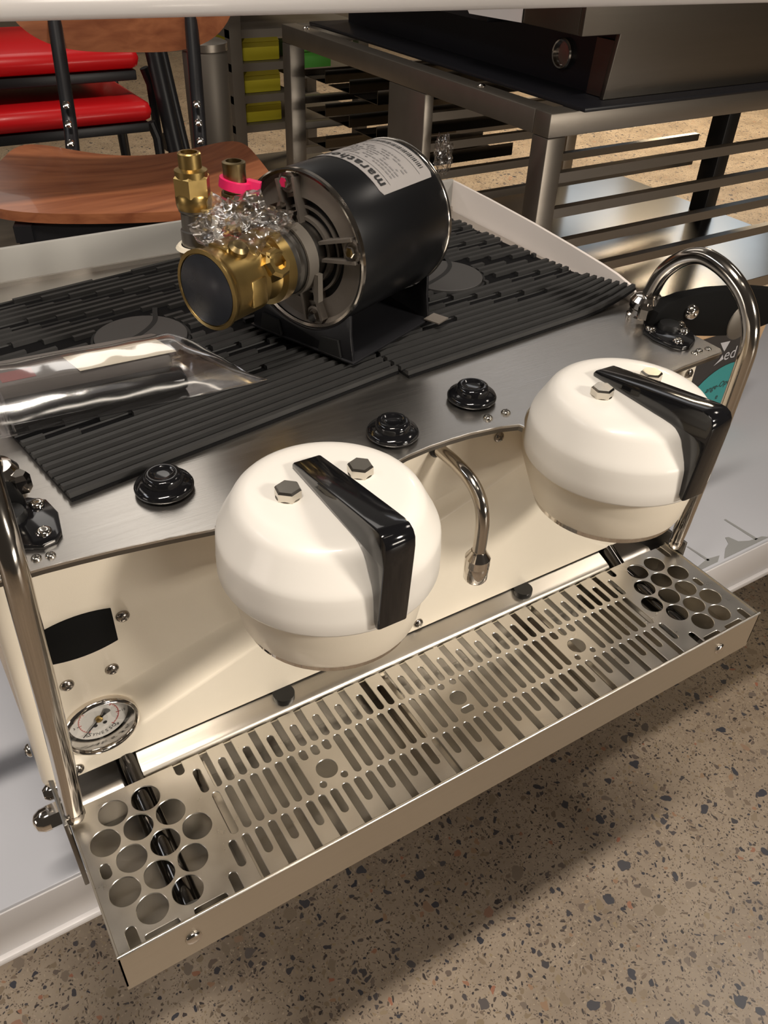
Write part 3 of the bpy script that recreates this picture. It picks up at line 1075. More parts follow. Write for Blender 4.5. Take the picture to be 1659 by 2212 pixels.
YF, YB = 0.0012, 0.1518
notch_f = [(x, HW, 0.0488) for x in front_open] + [(-0.3842, 0.0052, 0.0195), (-0.2912, 0.0046, 0.0205), (0.3842, 0.0046, 0.0180), (0.2995, 0.0046, 0.0200)]
scal = [(-0.3760, -0.3448), (-0.3328, -0.3015), (0.3062, 0.3335), (0.3440, 0.3728)]
items = [('n', x, w_, y) for x, w_, y in notch_f] + [('s', (a + c) / 2, (c - a) / 2, 0.0062) for a, c in scal]
items.sort(key=lambda q: q[1])
out = [(-0.3985, YF)]
for kind, x, w_, y in items:
    if kind == 'n':
        out += [(x - w_, YF)] + arc(x, y - w_, w_, math.pi, 0, 8) + [(x + w_, YF)]
    else:
        r = 0.0030
        out += [(x - w_, YF)] + arc(x - w_ + r, y - r, r, math.pi, math.pi / 2, 4) + arc(x + w_ - r, y - r, r, math.pi / 2, 0, 4) + [(x + w_, YF)]
out += [(0.3985, YF), (0.3985, YB)]
notch_b = [(x, HW, 0.1066) for x in back_open] + [(-0.3900, 0.0052, 0.1400), (-0.2930, 0.0048, 0.1370), (0.2925, 0.0044, 0.1370), (0.3850, 0.0044, 0.1300)]
notch_b.sort(key=lambda q: -q[0])
for x, w_, y in notch_b:
    out += [(x + w_, YB)] + arc(x, y + w_, w_, 0, -math.pi, 8) + [(x - w_, YB)]
out += [(-0.3985, YB)]
gt = sheet('drip_grate', [out] + holes, 0.0016, -0.0008, M['grate'], None, 0.0004)
tag(gt, 'slotted stainless drip grate with round cup holes at both ends', 'grate')


# ================================================================== CUP MATS
def make_mat(name, origin, ang, wid, dep, label, n_long, emb, curl=0.0):
    ca, sa = math.cos(ang), math.sin(ang)

    def T(u, v, z):
        zz = z
        if curl:
            zz += curl * max(0, (u / wid - 0.72) / 0.28) ** 2 * max(0, 1 - v / 0.16) ** 2
        return Vector((origin[0] + u * ca - v * sa, origin[1] + u * sa + v * ca, zz))
    th = thing(name, (*T(wid / 2, dep / 2, 0).to_2d(), HOOD), label, 'mat')
    Z0 = HOOD + 0.0002
    b = NB()
    nu, nv = 24, 20
    for z in (Z0, Z0 + 0.003):
        for i in range(nu + 1):
            for j in range(nv + 1):
                b.verts.new(T(wid * i / nu, dep * j / nv, z))
    b.verts.ensure_lookup_table()
    N = (nu + 1) * (nv + 1)
    ix = lambda i, j, k: b.verts[k * N + i * (nv + 1) + j]
    for i in range(nu):
        for j in range(nv):
            b.faces.new((ix(i, j, 0), ix(i, j + 1, 0), ix(i + 1, j + 1, 0), ix(i + 1, j, 0)))
            b.faces.new((ix(i, j, 1), ix(i + 1, j, 1), ix(i + 1, j + 1, 1), ix(i, j + 1, 1)))
    for i in range(nu):
        for j in (0, nv):
            b.faces.new((ix(i, j, 0), ix(i + 1, j, 0), ix(i + 1, j, 1), ix(i, j, 1)))
    for j in range(nv):
        for i in (0, nu):
            b.faces.new((ix(i, j, 0), ix(i, j + 1, 0), ix(i, j + 1, 1), ix(i, j, 1)))
    obj('mat_base', b, M['rubber'], th)
    # raised ribs
    b = NB()
    pitch = 0.0118
    rows = int(dep / pitch)
    pitch = dep / rows

    def rib(u0, u1, v0, v1, h):
        n = max(1, int((u1 - u0) / 0.03))
        us = [u0 + (u1 - u0) * i / n for i in range(n + 1)]
        cr = [(v0, 0.0028), (v0 + 0.0008, h), (v1 - 0.0008, h), (v1, 0.0028)]
        rings = [[b.verts.new(T(u, v, Z0 + z)) for v, z in cr] for u in us]
        for a, c in zip(rings[:-1], rings[1:]):
            for k in range(3):
                b.faces.new((a[k], c[k], c[k + 1], a[k + 1]))
        b.faces.new(rings[0])
        b.faces.new(rings[-1][::-1])
    ex, ey, er = emb
    for r in range(rows):
        v0 = r * pitch + 0.0012
        v1 = v0 + pitch * 0.56
        vm = (v0 + v1) / 2
        if r < n_long:
            segs = [(0.0, wid)]
        else:
            L_, G_ = 0.098, 0.052
            off = -((r * 0.0285) % (L_ + G_))
            segs = []
            u = off
            while u < wid:
                segs.append((max(0, u), min(wid, u + L_)))
                u += L_ + G_
        res = []
        if abs(vm - ey) < er:
            h = math.sqrt(er * er - (vm - ey) ** 2)
            for a, c in segs:
                if c < ex - h or a > ex + h:
                    res.append((a, c))
                else:
                    if a < ex - h:
                        res.append((a, ex - h))
                    if c > ex + h:
                        res.append((ex + h, c))
        else:
            res = segs
        for a, c in res:
            if c - a > 0.004:
                rib(a, c, v0, v1, 0.0075)
        # thin low ribs in between
        rib(0, wid, v1 + 0.0012, v1 + 0.0030, 0.0045) if not (abs(vm - ey) < er) else None
    o = obj('raised_rib', b, M['rubber_top'], th, 30)
    o['kind'] = 'stuff'
    # round emblem with a single S-shaped groove
    b = NB()
    c0 = T(ex, ey, Z0)
    f = Matrix.Translation(c0) @ Matrix.Rotation(ang, 4, 'Z')
    lathe(b, [(er * 0.93, 0.001), (er * 0.93, 0.0078), (er * 0.915, 0.0084), (0, 0.0084)], f, 48, close=False)
    em = obj('emblem_disc', b, M['emblem'], th)
    b = NB()
    lathe(b, [(er * 0.945, 0.003), (er * 0.945, 0.0055), (er * 1.0, 0.0055), (er * 1.0, 0.003)], f, 48, close=False)
    cv = spline([(-1.02, -0.30, 0), (-0.5, -0.16, 0), (0.1, 0.08, 0), (0.55, 0.42, 0), (0.80, 0.86, 0), (0.9, 1.05, 0)], 6)
    for a, c in zip(cv[:-1], cv[1:]):
        d = (c - a).normalized()
        nrm = Vector((-d.y, d.x, 0)) * 0.0028
        q = [f @ (Vector((p.x, p.y, 0)) * er * 0.95 + sg * nrm + Vector((0, 0, 0.0087))) for p, sg in ((a, 1), (a, -1), (c, -1), (c, 1))]
        b.faces.new([b.verts.new(p) for p in q])
    obj('emblem_groove', b, M['dark'], em)
    return th


make_mat('cup_mat', (-0.3205, 0.2185), math.radians(9.3), 0.358, 0.402, 'black ribbed rubber mat under the plastic sleeve, left half of the machine top', 7, (0.182, 0.224, 0.053))
make_mat('cup_mat', (0.0365, 0.2625), math.radians(5.2), 0.356, 0.372, 'black ribbed rubber mat beside the right guard, its front right corner curled up', 6, (0.197, 0.178, 0.053), 0.016)

# ================================================================== MOTOR WITH PUMP
AZ = 1.1892
AX = Vector((math.sin(AZ), math.cos(AZ), 0))
SX = Vector((math.cos(AZ), -math.sin(AZ), 0))      # towards the viewer's right
MR, ML = 0.0788, 0.153
MZ = 0.3045                                       # mat top
MC = Vector((-0.0329, 0.3645, 0.405))
mot = thing('pump_motor', (MC.x + AX.x * 0.05, MC.y + AX.y * 0.05, MZ), 'black electric motor with brass pump standing on the rubber mats', 'motor')
F = Matrix((SX, Vector((0, 0, 1)), -AX)).transposed().to_4x4()   # local: x side, y up, z towards the pump
F.translation = MC
b = NB()
lathe(b, [(0, -ML - 0.006), (MR * 0.6, -ML - 0.006), (MR * 0.93, -ML - 0.005), (MR * 0.99, -ML + 0.001), (MR, -ML + 0.003), (MR, -0.003), (MR * 0.98, 0.0), (MR * 0.95, -0.012), (0, -0.014)], F, 72)
obj('motor_shell', b, M['motor_black'], mot, 35)
b = NB()
lathe(b, [(MR * 0.97, -0.004), (MR * 1.006, -0.003), (MR * 1.006, 0.0012), (MR * 0.985, 0.0022), (MR * 0.95, 0.001)], F, 72, close=False)
lathe(b, [(MR * 0.99, -ML - 0.001), (MR * 1.012, -ML), (MR * 1.012, -ML + 0.0035), (MR * 1.0, -ML + 0.0045)], F, 72, close=False)
obj('end_ring', b, M['pipe'], mot, 50)
b = NB()
lathe(b, [(MR * 0.965, -0.002), (MR * 0.955, -0.0015), (MR * 0.90, -0.006), (0.0515, -0.004), (0.0510, -0.0118), (0.0, -0.0118)], F, 64, close=False)
obj('end_bell', b, M['motor_bell'], mot, 40)
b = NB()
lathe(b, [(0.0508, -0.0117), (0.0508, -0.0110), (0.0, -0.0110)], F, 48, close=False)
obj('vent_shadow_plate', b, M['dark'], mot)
b = NB()
for k in range(4):
    a = math.radians(14 + 90 * k)
    m4 = F @ Matrix.Rotation(a, 4, 'Z')
    for wz, th_ in ((0.0042, 0.003), (-0.0042, 0.003)):
        prism(b, [(0.026, wz - 0.0016 + 0.004 * (1 if wz > 0 else -1)), (0.070, wz * 2.6 - 0.0016), (0.070, wz * 2.6 + 0.0016), (0.026, wz + 0.0016 + 0.004 * (1 if wz > 0 else -1))], -0.014, 0.0035, m4)
lathe(b, [(0.0415, -0.013), (0.0415, -0.006), (0.0440, -0.006), (0.0440, -0.013)], F, 48, close=False)
lathe(b, [(0.0310, -0.013), (0.0310, -0.003), (0.0345, -0.003), (0.0345, -0.013)], F, 48, close=False)
obj('bell_rib', b, M['motor_bell'], mot, 30)
for k in range(4):
    a = math.radians(14 + 90 * k)
    c0 = F @ Vector((0.0665 * math.cos(a), 0.0665 * math.sin(a), -0.004))
    b = NB()
    lathe(b, [(0.0115, 0), (0.0108, 0.004), (0.0085, 0.0045), (0.008, 0.003)], frame(c0, -AX), 20)
    obj('bolt_boss', b, M['motor_bell'], mot)
    hexbolt('bell_bolt', c0 - AX * 0.003, M['chrome'], mot, 0.0058, 0.0065, -AX)
# hub and clamp
b = NB()
lathe(b, [(0.0295, -0.012), (0.0295, 0.016), (0.034, 0.018), (0.034, 0.034), (0.0315, 0.036), (0.0315, 0.044)], F, 40)
obj('hub', b, M['steel_dark'], mot, 30)
b = NB()
lathe(b, [(0.0345, 0.016), (0.0368, 0.016), (0.0368, 0.030), (0.0345, 0.030)], F, 40, close=False)
cl = obj('clamp_band', b, M['rack_steel'], mot, 30)
b = NB()
ct = F @ Vector((-0.004, 0.040, 0.023))
cyl(b, ct - SX * 0.016, ct + SX * 0.016, 0.0042, seg=12)
box(b, -0.012, -0.004, 0.034, 0.050, 0.016, 0.030, F)
box(b, 0.002, 0.010, 0.034, 0.046, 0.016, 0.030, F)
obj('clamp_screw', b, M['chrome'], cl, 30)
b = NB()
prism(b, [(0.034, -0.036), (0.040, -0.036), (0.040, -0.008), (0.034, -0.008)], 0.015, 0.022, F)
obj('clamp_tab', b, M['rack_steel'], cl)
# cradle base
B = Matrix((SX, AX, Vector((0, 0, 1)))).transposed().to_4x4()
B.translation = Vector((MC.x, MC.y, MZ))
b = NB()
box(b, -0.072, 0.072, -0.006, 0.142, 0, 0.003, B)
for y in (-0.004, 0.134):
    arcp = [(0.0805 * math.sin(a), 0.1005 - 0.0805 * math.cos(a)) for a in [math.radians(-52 + 104 * i / 16) for i in range(17)]]
    poly = [(-0.070, 0.002), (0.070, 0.002), (0.066, 0.03), (arcp[-1][0] + 0.002, arcp[-1][1])] + arcp[::-1] + [(arcp[0][0] - 0.002, arcp[0][1]), (-0.066, 0.03)]
    prism(b, poly, 0, 0.004, B @ Matrix(((1, 0, 0, 0), (0, 0, 1, y), (0, 1, 0, 0), (0, 0, 0, 1))))
obj('cradle_base', b, M['black_metal'], mot, bevel=0.0008)
for s in (-1, 1):
    b = NB()
    prism(b, [(0.030 * s, 0.020), (0.052 * s, 0.022), (0.056 * s, 0.004), (0.026 * s, 0.004)], 0, 0.003, B @ Matrix(((1, 0, 0, 0), (0, 0, 1, -0.0075), (0, 1, 0, 0), (0, 0, 0, 1))))
    obj('cradle_foot_pad', b, M['black_satin'], mot)
b = NB()
box(b, 0.070, 0.090, 0.126, 0.146, 0.004, 0.0055, B)
obj('bracket_tab', b, M['motor_bell'], mot)

# data label wrapped over the shell
LA0, LA1 = math.radians(43), math.radians(136)       # angle from +SX towards +Z
LZ0, LZ1 = -0.143, -0.055


def wrap(a, z, lift=0.0006):
    return F @ Vector(((MR + lift) * math.cos(a), (MR + lift) * math.sin(a), z))


b = NB()
n = 24
prev = None
for lift in (0.0001, 0.0005):
    rows_ = []
    for i in range(n + 1):
        a = LA0 + (LA1 - LA0) * i / n
        cut = 0.003 if i in (0, n) else 0.0
        rows_.append((b.verts.new(wrap(a, LZ0 + cut, lift)), b.verts.new(wrap(a, LZ1 - cut, lift))))
    for p, q in zip(rows_[:-1], rows_[1:]):
        b.faces.new((p[0], p[1], q[1], q[0]))
lab = obj('data_label', b, M['paper'], mot, 60)


def on_label(body, size, amid, zmid, m, bm=None, spacing=1.0, shear=0.0):
    """text running round the shell: reading direction goes with growing angle"""
    v, f = text_faces(body, size, spacing, shear, 0.0005)
    add_faces(bm, v, f, lambda p: wrap(amid + p.x / MR, zmid + p.y, 0.0009))


b = NB()
on_label('marathon', 0.0175, math.radians(78), LZ1 - 0.0085, None, b, 1.18)
obj('label_lettering', b, M['ink'], lab)
b = NB()
for i in range(34):
    a = math.radians(52) + math.radians(58) * i / 34
    wdt = math.radians(0.55 + 0.6 * ((i * 7919) % 3) / 3)
    b.faces.new([b.verts.new(wrap(x, z, 0.0009)) for x, z in ((a, LZ0 + 0.006), (a + wdt, LZ0 + 0.006), (a + wdt, LZ0 + 0.0125), (a, LZ0 + 0.0125))])
obj('barcode', b, M['ink'], lab)
b = NB()
for r in range(7):
    z = LZ1 - 0.026 - 0.0052 * r
    a = math.radians(52)
    while a < math.radians(108):
        wdt = math.radians(random.uniform(1.5, 5))
        if random.random() < 0.72 and not (r < 3 and a > math.radians(96)):
            hh = 0.0011
            b.faces.new([b.verts.new(wrap(x, zz, 0.0009)) for x, zz in ((a, z), (a + wdt, z), (a + wdt, z - hh * 2), (a, z - hh * 2))])
        a += wdt + math.radians(1.0)
for z in (LZ1 - 0.0185, LZ0 + 0.0185):
    for i in range(20):
        a0 = math.radians(48) + math.radians(76) * i / 20
        a1 = a0 + math.radians(76) / 20
        b.faces.new([b.verts.new(wrap(x, zz, 0.0009)) for x, zz in ((a0, z), (a1, z), (a1, z - 0.0007), (a0, z - 0.0007))])
obj('label_fine_print', b, M['ink_grey'], lab)

# pump: brass body along -AX
b = NB()
lathe(b, [(0.0300, 0.044), (0.0355, 0.046), (0.0355, 0.058), (0.0300, 0.060), (0.0280, 0.064), (0.0280, 0.076), (0.0335, 0.080), (0.0345, 0.120), (0.0352, 0.124), (0.0370, 0.1265), (0.0370, 0.1295), (0.0335, 0.1300), (0.0330, 0.1285), (0, 0.1285)], F, 44)
pump = obj('pump_body', b, M['brass'], mot, 40)
b = NB()
lathe(b, [(0.0325, 0.1288), (0.0325, 0.1297), (0.031, 0.1300), (0, 0.1302)], F, 40)
obj('end_plate', b, M['end_plate'], pump)
b = NB()
box(b, 0.020, 0.0345, -0.016, 0.010, 0.086, 0.106, F)
box(b, 0.010, 0.033, 0.012, 0.026, 0.062, 0.080, F)
box(b, -0.012, 0.012, 0.024, 0.036, 0.084, 0.112, F)
obj('pump_flat', b, M['brass'], pump, bevel=0.002)
b = NB()
lathe(b, [(0.0145, -0.03), (0.0145, 0.006), (0.012, 0.009), (0.0075, 0.009), (0.0075, 0.004), (0, 0.004)], frame(F @ Vector((0.028, 0.014, 0.070)), SX * 0.8 + Vector((0, 0, 0.5))), 8)
obj('relief_screw', b, M['brass'], pump, 30)
b = NB()
lathe(b, [(0.0095, 0.0), (0.0095, 0.006), (0.006, 0.009), (0, 0.009)], frame(F @ Vector((0.012, 0.030, 0.1)), SX * 0.5 + Vector((0, 0, 1))), 16)
obj('pump_plug', b, M['brass_dull'], pump, 40)
# rear fitting: elbow and check valve column
c1 = Vector((-0.131, 0.387, 0.405))
p0 = F @ Vector((-0.020, 0.004, 0.100))
b = NB()
tube(b, [p0, (p0 + c1) / 2 + Vector((0, 0, 0.001)), c1], 0.0165, 20)
lathe(b, [(0.0135, -0.018), (0.0185, -0.014), (0.0185, 0.010), (0.016, 0.016)], Matrix.Translation(c1), 20)
fit = obj('inlet_fitting', b, M['brass_dull'], mot, 40)
b = NB()
T = Matrix.Translation(c1)
lathe(b, [(0.0150, 0.014), (0.0150, 0.030), (0.0135, 0.031), (0.0135, 0.046), (0.0150, 0.048), (0.0150, 0.052)], T, 20)
obj('check_valve', b, M['steel_dark'], fit, 30)
b = NB()
lathe(b, [(0.0160, 0.010), (0.0215, 0.013), (0.0190, 0.016), (0.0140, 0.016)], T, 20)
obj('nylon_washer', b, M['paper_bright'], fit, 30)
b = NB()
lathe(b, [(0.0155, 0.050), (0.0165, 0.054), (0.0165, 0.062), (0.0155, 0.064)], T, 20)
lathe(b, [(0.0170, 0.062), (0.0172, 0.078), (0.0150, 0.080)], T, 6)
lathe(b, [(0.0150, 0.078), (0.0150, 0.084), (0.0105, 0.086), (0.0105, 0.098), (0.0095, 0.099), (0.0075, 0.099), (0.0075, 0.090)], T, 20)
obj('hose_thread', b, M['brass'], fit, 30)
# outlet fitting
c2 = Vector((-0.0835, 0.4005, 0.405))
p0 = F @ Vector((-0.018, 0.006, 0.068))
b = NB()
tube(b, [p0, c2 + Vector((0, 0, -0.004)), c2 + Vector((0, 0, 0.01)), c2 + Vector((0, 0, 0.040))], 0.0120, 18)
lathe(b, [(0.0145, 0.040), (0.0150, 0.042), (0.0150, 0.053), (0.0135, 0.055)], Matrix.Translation(c2), 8)
lathe(b, [(0.0112, 0.054), (0.0108, 0.076), (0.0112, 0.078), (0.0112, 0.082), (0.0090, 0.083), (0.0075, 0.083), (0.0075, 0.07)], Matrix.Translation(c2), 20)
fit2 = obj('outlet_fitting', b, M['brass_dull'], mot, 35)
b = NB()
lathe(b, [(0.0085, 0), (0.0085, 0.013), (0.0065, 0.015), (0, 0.015)], frame(c2 + Vector((0.008, -0.002, 0.050)), Vector((0.8, -0.5, 0.15))), 6)
obj('side_plug', b, M['brass'], fit2, 30)
b = NB()
f = Matrix.Translation(c2 + Vector((0, 0, 0.062))) @ Matrix.Rotation(math.radians(12), 4, Vector((0.4, 1, 0)))
lathe(b, [(0.0110, -0.0045), (0.0155, -0.0042), (0.0155, 0.0042), (0.0110, 0.0045)], f, 24, close=False)
box(b, 0.011, 0.024, -0.0035, 0.0055, -0.005, 0.007, f @ Matrix.Rotation(math.radians(-35), 4, 'Z'))
obj('pink_clip', b, M['pink'], fit2, 30)


def blob(c, rad, seed, amp, m, name, parent, squash=(1, 1, 1)):
    b = NB()
    bmesh.ops.create_icosphere(b, subdivisions=4, radius=1)
    for v in b.verts:
        p = v.co.copy()
        d = 1 + amp * noise.noise(p * 2.2 + Vector((seed, 0, 0))) + amp * 0.6 * noise.noise(p * 5.5 + Vector((0, seed, 0)))
        v.co = Vector(c) + Vector((p.x * squash[0], p.y * squash[1], p.z * squash[2])) * rad * d
    return obj(name, b, m, parent, 65)


blob(c2 + Vector((0.0, 0.0, 0.026)), 0.0185, 3.1, 0.35, M['wrap'], 'plastic_wrap', mot, (1.05, 1.05, 1.0))
blob(F @ Vector((-0.010, 0.040, 0.068)), 0.033, 7.7, 0.42, M['wrap'], 'plastic_wrap', mot, (1.15, 1.0, 0.8))
b = NB()
f = Matrix.Translation(c2 + Vector((0.002, -0.002, 0.014))) @ Matrix.Rotation(math.radians(10), 4, Vector((0.4, 1, 0)))
lathe(b, [(0.0165, -0.0022), (0.0195, -0.002), (0.0195, 0.002), (0.0165, 0.0022)], f, 28, close=False)
tube(b, [f @ Vector((0.012, -0.012, 0)), f @ Vector((0.026, -0.020, -0.002)), f @ Vector((0.042, -0.027, -0.004))], 0.0024, 8)
obj('red_tie', b, M['red'], mot, 40)

# ================================================================== PLASTIC SLEEVE ON THE LEFT MAT
MT = HOOD + 0.0082
bg_ = thing('plastic_sleeve', (-0.26, 0.37, MT), 'clear plastic sleeve holding a dark bar and a white label, on the left mat', 'bag')
U = Vector((1, -0.06, 0)).normalized()
V = Vector((0.06, 1, 0)).normalized()
O = Vector((-0.388, 0.330, MT))
BL, BW = 0.245, 0.118


def bagp(u, v, z):
    return O + U * u + V * v + Vector((0, 0, z))


b = NB()
nu, nv = 60, 22
top_, bot_ = [], []
for i in range(nu + 1):
    ft = i / nu
    endf = min(1, (1 - ft) / 0.13) ** 0.5
    rt, rb = [], []
    for j in range(nv + 1):
        fv = j / nv
        prof = max(0, 1 - abs(2 * fv - 1.0) ** 2.2)
        h = 0.033 * prof * endf
        # flat apron along the front edge and crumple
        h += 0.0014 * noise.noise(Vector((ft * 9, fv * 6, 1.3))) * prof
        uu = BL * ft + (0.045 * (1 - fv) ** 2.0 * max(0, (ft - 0.85) / 0.15)) - 0.012 * max(0, fv - 0.8) * 5 * max(0, (ft - 0.8) / 0.2)
        vv = BW * fv + 0.0
        rt.append(b.verts.new(bagp(uu, vv, 0.0016 + max(0, h))))
        rb.append(b.verts.new(bagp(uu, vv, 0.0004)))
    top_.append(rt)
    bot_.append(rb)
for i in range(nu):
    for j in range(nv):
        b.faces.new((top_[i][j], top_[i + 1][j], top_[i + 1][j + 1], top_[i][j + 1]))
        b.faces.new((bot_[i][j], bot_[i][j + 1], bot_[i + 1][j + 1], bot_[i + 1][j]))
for i in range(nu):
    for j in (0, nv):
        b.faces.new((top_[i][j], bot_[i][j], bot_[i + 1][j], top_[i + 1][j]))
obj('clear_film', b, M['film'], bg_, 30)
b = NB()
c0 = bagp(0.108, 0.066, 0.0)
BM = Matrix((U, V, Vector((0, 0, 1)))).transposed().to_4x4()
BM.translation = c0
box(b, -0.062, 0.100, -0.020, 0.036, 0.002, 0.026, BM)
obj('grey_carton', b, M['box_grey'], bg_, bevel=0.006)
b = NB()
box(b, -0.062, 0.105, -0.054, -0.023, 0.002, 0.017, BM)
obj('dark_bar', b, M['black_gloss'], bg_, bevel=0.005)
b = NB()
prism(b, [(0.012, -0.020), (0.105, -0.018), (0.094, 0.016), (0.003, 0.014)], 0.0262, 0.0266, BM)
obj('blank_label', b, M['paper_bright'], bg_)
b = NB()
prism(b, [(-0.056, -0.014), (-0.026, -0.013), (-0.028, 0.006), (-0.058, 0.005)], 0.0262, 0.0266, BM)
obj('red_print', b, M['faded_red'], bg_)
b = NB()
for k in range(3):
    tube(b, [bagp(0.038 + 0.006 * k, 0.001, 0.0035), bagp(0.036 + 0.006 * k, 0.03, 0.022), bagp(0.033 + 0.006 * k, 0.055, 0.035)], 0.0011, 6)
obj('zip_seal', b, M['film'], bg_)
b = NB()
tube(b, [bagp(0.03, 0.0005, 0.0014), bagp(0.15, 0.0, 0.0014), bagp(BL * 0.9, 0.0, 0.0014), bagp(BL + 0.043, 0.001, 0.0014)], 0.0008, 6)
tube(b, [bagp(BL + 0.043, 0.001, 0.0014), bagp(BL + 0.02, 0.035, 0.0022), bagp(BL + 0.002, 0.075, 0.003), bagp(BL - 0.012, BW, 0.0015)], 0.0007, 6)
obj('film_edge', b, M['film'], bg_)

# ================================================================== CHAIRS ON A TABLE BEHIND
t2 = thing('rear_table', (-0.1, 1.5, FLOOR), 'grey-brown table behind the machine with stacked chairs on it', 'table')
b = NB()
box(b, -1.6, 0.62, 0.90, 2.35, TABLE - 0.04, TABLE)
obj('table_top', b, M['grey_table'], t2, bevel=0.003)
for x in (-1.5, 0.54):
    for y in (0.98, 2.27):
        b = NB()
        box(b, x - 0.025, x + 0.025, y - 0.025, y + 0.025, FLOOR, TABLE - 0.04)
        obj('leg', b, M['black_metal'], t2)

CA = math.radians(20)
cb = Vector((math.sin(CA), math.cos(CA), 0))
cr_ = Vector((math.cos(CA), -math.sin(CA), 0))
CC = Vector((-0.022, 0.955, TABLE))
CM = Matrix((cr_, cb, Vector((0, 0, 1)))).transposed().to_4x4()
CM.translation = CC
ch = thing('dining_chair', CC, 'cherry plywood chair with curved seat and black metal frame behind the motor', 'chair')


def plank(b, fn, nu, nv, th):
    """solid curved board from fn(s, t) -> (point, normal)"""
    G = []
    for k in (0, 1):
        g = []
        for i in range(nu + 1):
            row = []
            for j in range(nv + 1):
                p, nn = fn(i / nu * 2 - 1, j / nv * 2 - 1)
                row.append(b.verts.new(CM @ (p - nn * th * k)))
            g.append(row)
        G.append(g)
    for i in range(nu):
        for j in range(nv):
            b.faces.new((G[0][i][j], G[0][i + 1][j], G[0][i + 1][j + 1], G[0][i][j + 1]))
            b.faces.new((G[1][i][j], G[1][i][j + 1], G[1][i + 1][j + 1], G[1][i + 1][j]))
    for i in range(nu):
        for j in (0, nv):
            b.faces.new((G[0][i][j], G[0][i + 1][j], G[1][i + 1][j], G[1][i][j]))
    for j in range(nv):
        for i in (0, nu):
            b.faces.new((G[0][i][j], G[0][i][j + 1], G[1][i][j + 1], G[1][i][j]))


def squircle(s, t, p=5):
    # map the square to a rounded square
    m = max(abs(s), abs(t))
    if m < 1e-6:
        return 0.0, 0.0
    k = m / (abs(s) ** p + abs(t) ** p) ** (1 / p)
    return s * k, t * k


def seat_fn(s, t):
    s, t = squircle(s, t)
    hw = 0.197 - 0.028 * t
    x = hw * s
    y = 0.132 * t - 0.012 * (1 - s * s) * max(0, -t) - 0.010 * (s * s) * max(0, t)
    z = 0.448 + 0.036 * s * s * (0.6 + 0.4 * t) - 0.012 * max(0, -t - 0.6)
    return Vector((x, y, z)), Vector((0, 0, 1))


def back_fn(s, t):
    s, t = squircle(s, t, 3.2)
    x = 0.195 * s
    z = 0.745 + 0.17 * t
    y = 0.262 + 0.028 * (1 - s * s) + 0.08 * (z - 0.575)
    return Vector((x, y - 0.0, z)), Vector((0, -1, 0))


b = NB()
plank(b, seat_fn, 28, 20, 0.014)
obj('seat', b, M['wood'], ch, 50)
b = NB()
plank(b, back_fn, 28, 20, 0.012)
obj('backrest', b, M['wood'], ch, 50)
for s in (-1, 1):
    b = NB()
    pts = [CM @ Vector(p) for p in ((s * 0.105, 0.115, 0.425), (s * 0.106, 0.17, 0.436), (s * 0.108, 0.222, 0.475), (s * 0.110, 0.262, 0.56), (s * 0.112, 0.305, 0.66))]
    tube(b, spline(pts, 5), 0.0115, 12)
    up_ = obj('back_post', b, M['black_metal'], ch, 50)
    for k in range(3):
        b = NB()
        p = CM @ Vector((s * 0.107, 0.188 + 0.017 * k, 0.449 + 0.026 * k))
        lathe(b, [(0.0065, 0), (0.0065, 0.002), (0.004, 0.004), (0, 0.0045)], frame(p - cb * 0.0085 + Vector((0, 0, 0.0075)), -cb + Vector((0, 0, 0.8))), 10)
        obj('post_bolt', b, M['chrome'], up_)
b = NB()
for x in (-0.15, 0.15):
    box(b, x - 0.012, x + 0.012, -0.14, 0.13, 0.405, 0.428, CM)
box(b, -0.16, 0.16, -0.13, -0.106, 0.400, 0.426, CM)
box(b, -0.16, 0.16, 0.100, 0.124, 0.400, 0.426, CM)
obj('seat_frame', b, M['black_metal'], ch)
for sx in (-1, 1):
    for sy, y0, y1 in ((-1, -0.115, -0.15), (1, 0.112, 0.155)):
        b = NB()
        tube(b, [CM @ Vector((sx * 0.148, y0, 0.41)), CM @ Vector((sx * 0.165, y1, 0.0045))], 0.0125, 12)
        obj('leg', b, M['black_metal'], ch)

